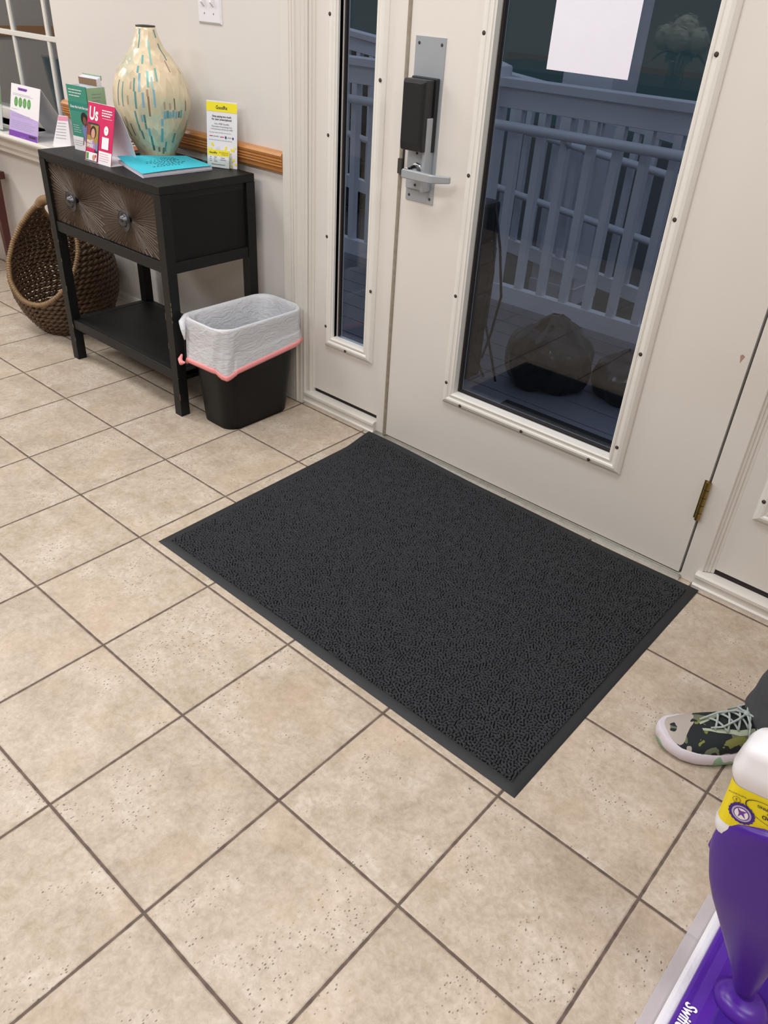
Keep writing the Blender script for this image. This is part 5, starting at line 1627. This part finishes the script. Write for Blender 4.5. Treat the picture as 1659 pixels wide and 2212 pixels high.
def sole_mat():
    m = bpy.data.materials.new('white_mint_foam'); m.use_nodes = True; nt = m.node_tree; N = nt.nodes; L = nt.links; bs = N['Principled BSDF']
    tcn = N.new('ShaderNodeTexCoord'); n = N.new('ShaderNodeTexNoise'); n.inputs['Scale'].default_value = 22; n.inputs['Detail'].default_value = 1; L.new(tcn.outputs['Object'], n.inputs['Vector'])
    s = N.new('ShaderNodeSeparateXYZ'); L.new(tcn.outputs['Object'], s.inputs[0])
    a = N.new('ShaderNodeMath'); a.operation = 'MULTIPLY_ADD'; L.new(s.outputs['Z'], a.inputs[0]); a.inputs[1].default_value = -9.0; a.inputs[2].default_value = .14
    d = N.new('ShaderNodeMath'); d.operation = 'ADD'; L.new(a.outputs[0], d.inputs[0]); L.new(n.outputs['Fac'], d.inputs[1])
    g = N.new('ShaderNodeMath'); g.operation = 'GREATER_THAN'; L.new(d.outputs[0], g.inputs[0]); g.inputs[1].default_value = .56
    mx = N.new('ShaderNodeMix'); mx.data_type = 'RGBA'; mx.inputs['A'].default_value = (*lin((226, 218, 226)), 1); mx.inputs['B'].default_value = (*lin((150, 186, 156)), 1)
    L.new(g.outputs[0], mx.inputs['Factor']); L.new(mx.outputs['Result'], bs.inputs['Base Color']); bs.inputs['Roughness'].default_value = .5
    return m
M_sole = sole_mat()
M_lace = mat('pale_grey_lace', (178, 190, 186), .8, bump=.3, bscale=900)
def shoe(heel, direction, side):
    """heel point on floor, direction heel->toe; returns object shoe with parts"""
    ax = direction.normalized(); ay = Vector((-ax.y, ax.x, 0))
    L_ = .300
    def P(s, y, z): return W(heel + ax * (s * L_) + ay * y + Vector((0, 0, z)))
    def cl(s): return side * (.010 * math.sin(PI * s) - .006 * s)        # slight banana curve
    wid = [(0, .022), (.03, .033), (.10, .040), (.25, .040), (.40, .043), (.55, .051), (.68, .056), (.80, .054), (.90, .046), (.96, .033), (.99, .019), (1, .007)]
    top = [(0, .060), (.03, .075), (.10, .085), (.25, .086), (.40, .086), (.55, .075), (.68, .061), (.80, .050), (.90, .043), (.96, .036), (.99, .030), (1, .026)]
    def itp(tab, s):
        for (a, va), (b_, vb) in zip(tab, tab[1:]):
            if a <= s <= b_: return va + (vb - va) * (s - a) / (b_ - a)
        return tab[-1][1]
    g = MB(); g.use(M_camo); g.smooth = True; rings = []
    SS = [0, .01, .03, .06, .1, .15, .2, .25, .3, .35, .4, .45, .5, .55, .6, .65, .7, .75, .8, .85, .9, .94, .97, .985, .995, 1]
    for s in SS:
        w_ = itp(wid, s); h = itp(top, s); ring = []
        for k in range(21):
            a = PI * k / 20
            c, sn = math.cos(a), math.sin(a)
            ring.append(P(s, cl(s) + w_ * math.copysign(abs(c) ** .8, c), .022 + (h - .022) * sn ** .75))
        rings.append(ring)
    g.loft(rings, close=False, caps=False); g.smooth = True
    up = g.build('shoe', pe)
    g = MB(); g.use(M_sole); g.smooth = True; rings = []
    for s in SS:
        w_ = itp(wid, s); toe = .010 * max(0, (s - .8) / .2) ** 2; hl = .006 * max(0, (.1 - s) / .1); flare = .004
        zt = .032 + (.006 if s < .35 else 0) + toe * .5 + .004 * max(0, (s - .93) / .07)
        e = w_ + flare
        rings.append([P(s, cl(s) + e * .8, toe + hl), P(s, cl(s) + e, toe + hl + .006), P(s, cl(s) + e + .002, .014 + toe), P(s, cl(s) + e - .002, zt), P(s, cl(s) + e - .006, zt + .001),
                      P(s, cl(s) - e + .006, zt + .001), P(s, cl(s) - e + .002, zt), P(s, cl(s) - e - .002, .014 + toe), P(s, cl(s) - e, toe + hl + .006), P(s, cl(s) - e * .8, toe + hl)])
    g.loft(rings)
    g.build('sole', up)
    # throat: dark tongue and pale facing
    def top_pt(s, y, lift):
        w_ = itp(wid, s); h = itp(top, s); r = max(-1, min(1, (y) / w_)); c = abs(r) ** (1 / .8); sn = math.sqrt(max(0, 1 - c * c))
        return P(s, cl(s) + y, .022 + (h - .022) * sn ** .75 + lift)
    g = MB(); g.use(mat('tongue_camo_dark', (28, 34, 34), .8, noise=.6, nscale=40)); g.smooth = True; rings = []
    for i in range(13):
        s = .70 - .50 * i / 12; hw = .006 + .020 * min(1, i / 5)
        rings.append([top_pt(s, -hw + 2 * hw * j / 6, .0016 + .0022 * math.sin(PI * j / 6)) for j in range(7)])
    g.loft(rings, close=False, caps=False); g.build('tongue', up)
    g = MB(); g.use(mat('sage_overlay', (176, 188, 164), .6)); g.smooth = True
    for sg in (1, -1):
        rings = []
        for i in range(13):
            s = .73 - .52 * i / 12; hw = .006 + .020 * min(1, i / 5)
            rings.append([top_pt(s, sg * (hw - .001), .0022), top_pt(s, sg * (hw + .004), .0026), top_pt(s, sg * (hw + .008 if i > 1 else hw + .005), .0014)])
        g.loft(rings, close=False, caps=False)
    g.build('lace_facing', up)
    g = MB(); g.use(M_lace)
    rows = [.66, .59, .52, .45, .38]
    def arc(a, b_, lift):
        (s0, y0), (s1, y1) = a, b_
        return [top_pt(s0 + (s1 - s0) * t, y0 + (y1 - y0) * t, .004 + lift * math.sin(PI * t)) for t in [i / 8 for i in range(9)]]
    for i, s in enumerate(rows):
        hw = .016 if i == 0 else .026
        if i < len(rows) - 1:
            g.tube(arc((s, -hw), (rows[i + 1], .026), .006 + .001 * i), .0024, 6); g.tube(arc((s, hw), (rows[i + 1], -.026), .009 + .001 * i), .0024, 6)
    kn = Vector(top_pt(.44, .0, .016)); 
    ball(g, kn, .007, (1, 1, .8), 8)
    def loop(pts): g.tube([tuple(kn)] + pts, .0024, 6)
    loop([top_pt(.50, -.012, .018), top_pt(.60, -.020, .012), top_pt(.72, -.016, .005)])
    loop([top_pt(.52, .012, .018), top_pt(.62, .018, .012), top_pt(.68, .010, .005)])
    loop([top_pt(.40, -.020, .024), top_pt(.42, -.034, .016), top_pt(.48, -.040, .006), top_pt(.46, -.026, .016), tuple(kn)])
    loop([top_pt(.40, .020, .024), top_pt(.40, .036, .018), top_pt(.46, .042, .008), top_pt(.45, .026, .018), tuple(kn)])
    g.build('laces', up, smooth=True)
    return up
toe = Vector((2.006, -.262, 0)); hdir = (Vector((.69, .72, 0))).normalized()
shoe(toe + hdir * .300, -hdir, 1)
fl_dir = (F + Vector((.25, -.1, 0))).normalized()
shoe(ankL.copy() * 1 - Vector((0, 0, .095)) - fl_dir * .085, fl_dir, -1)
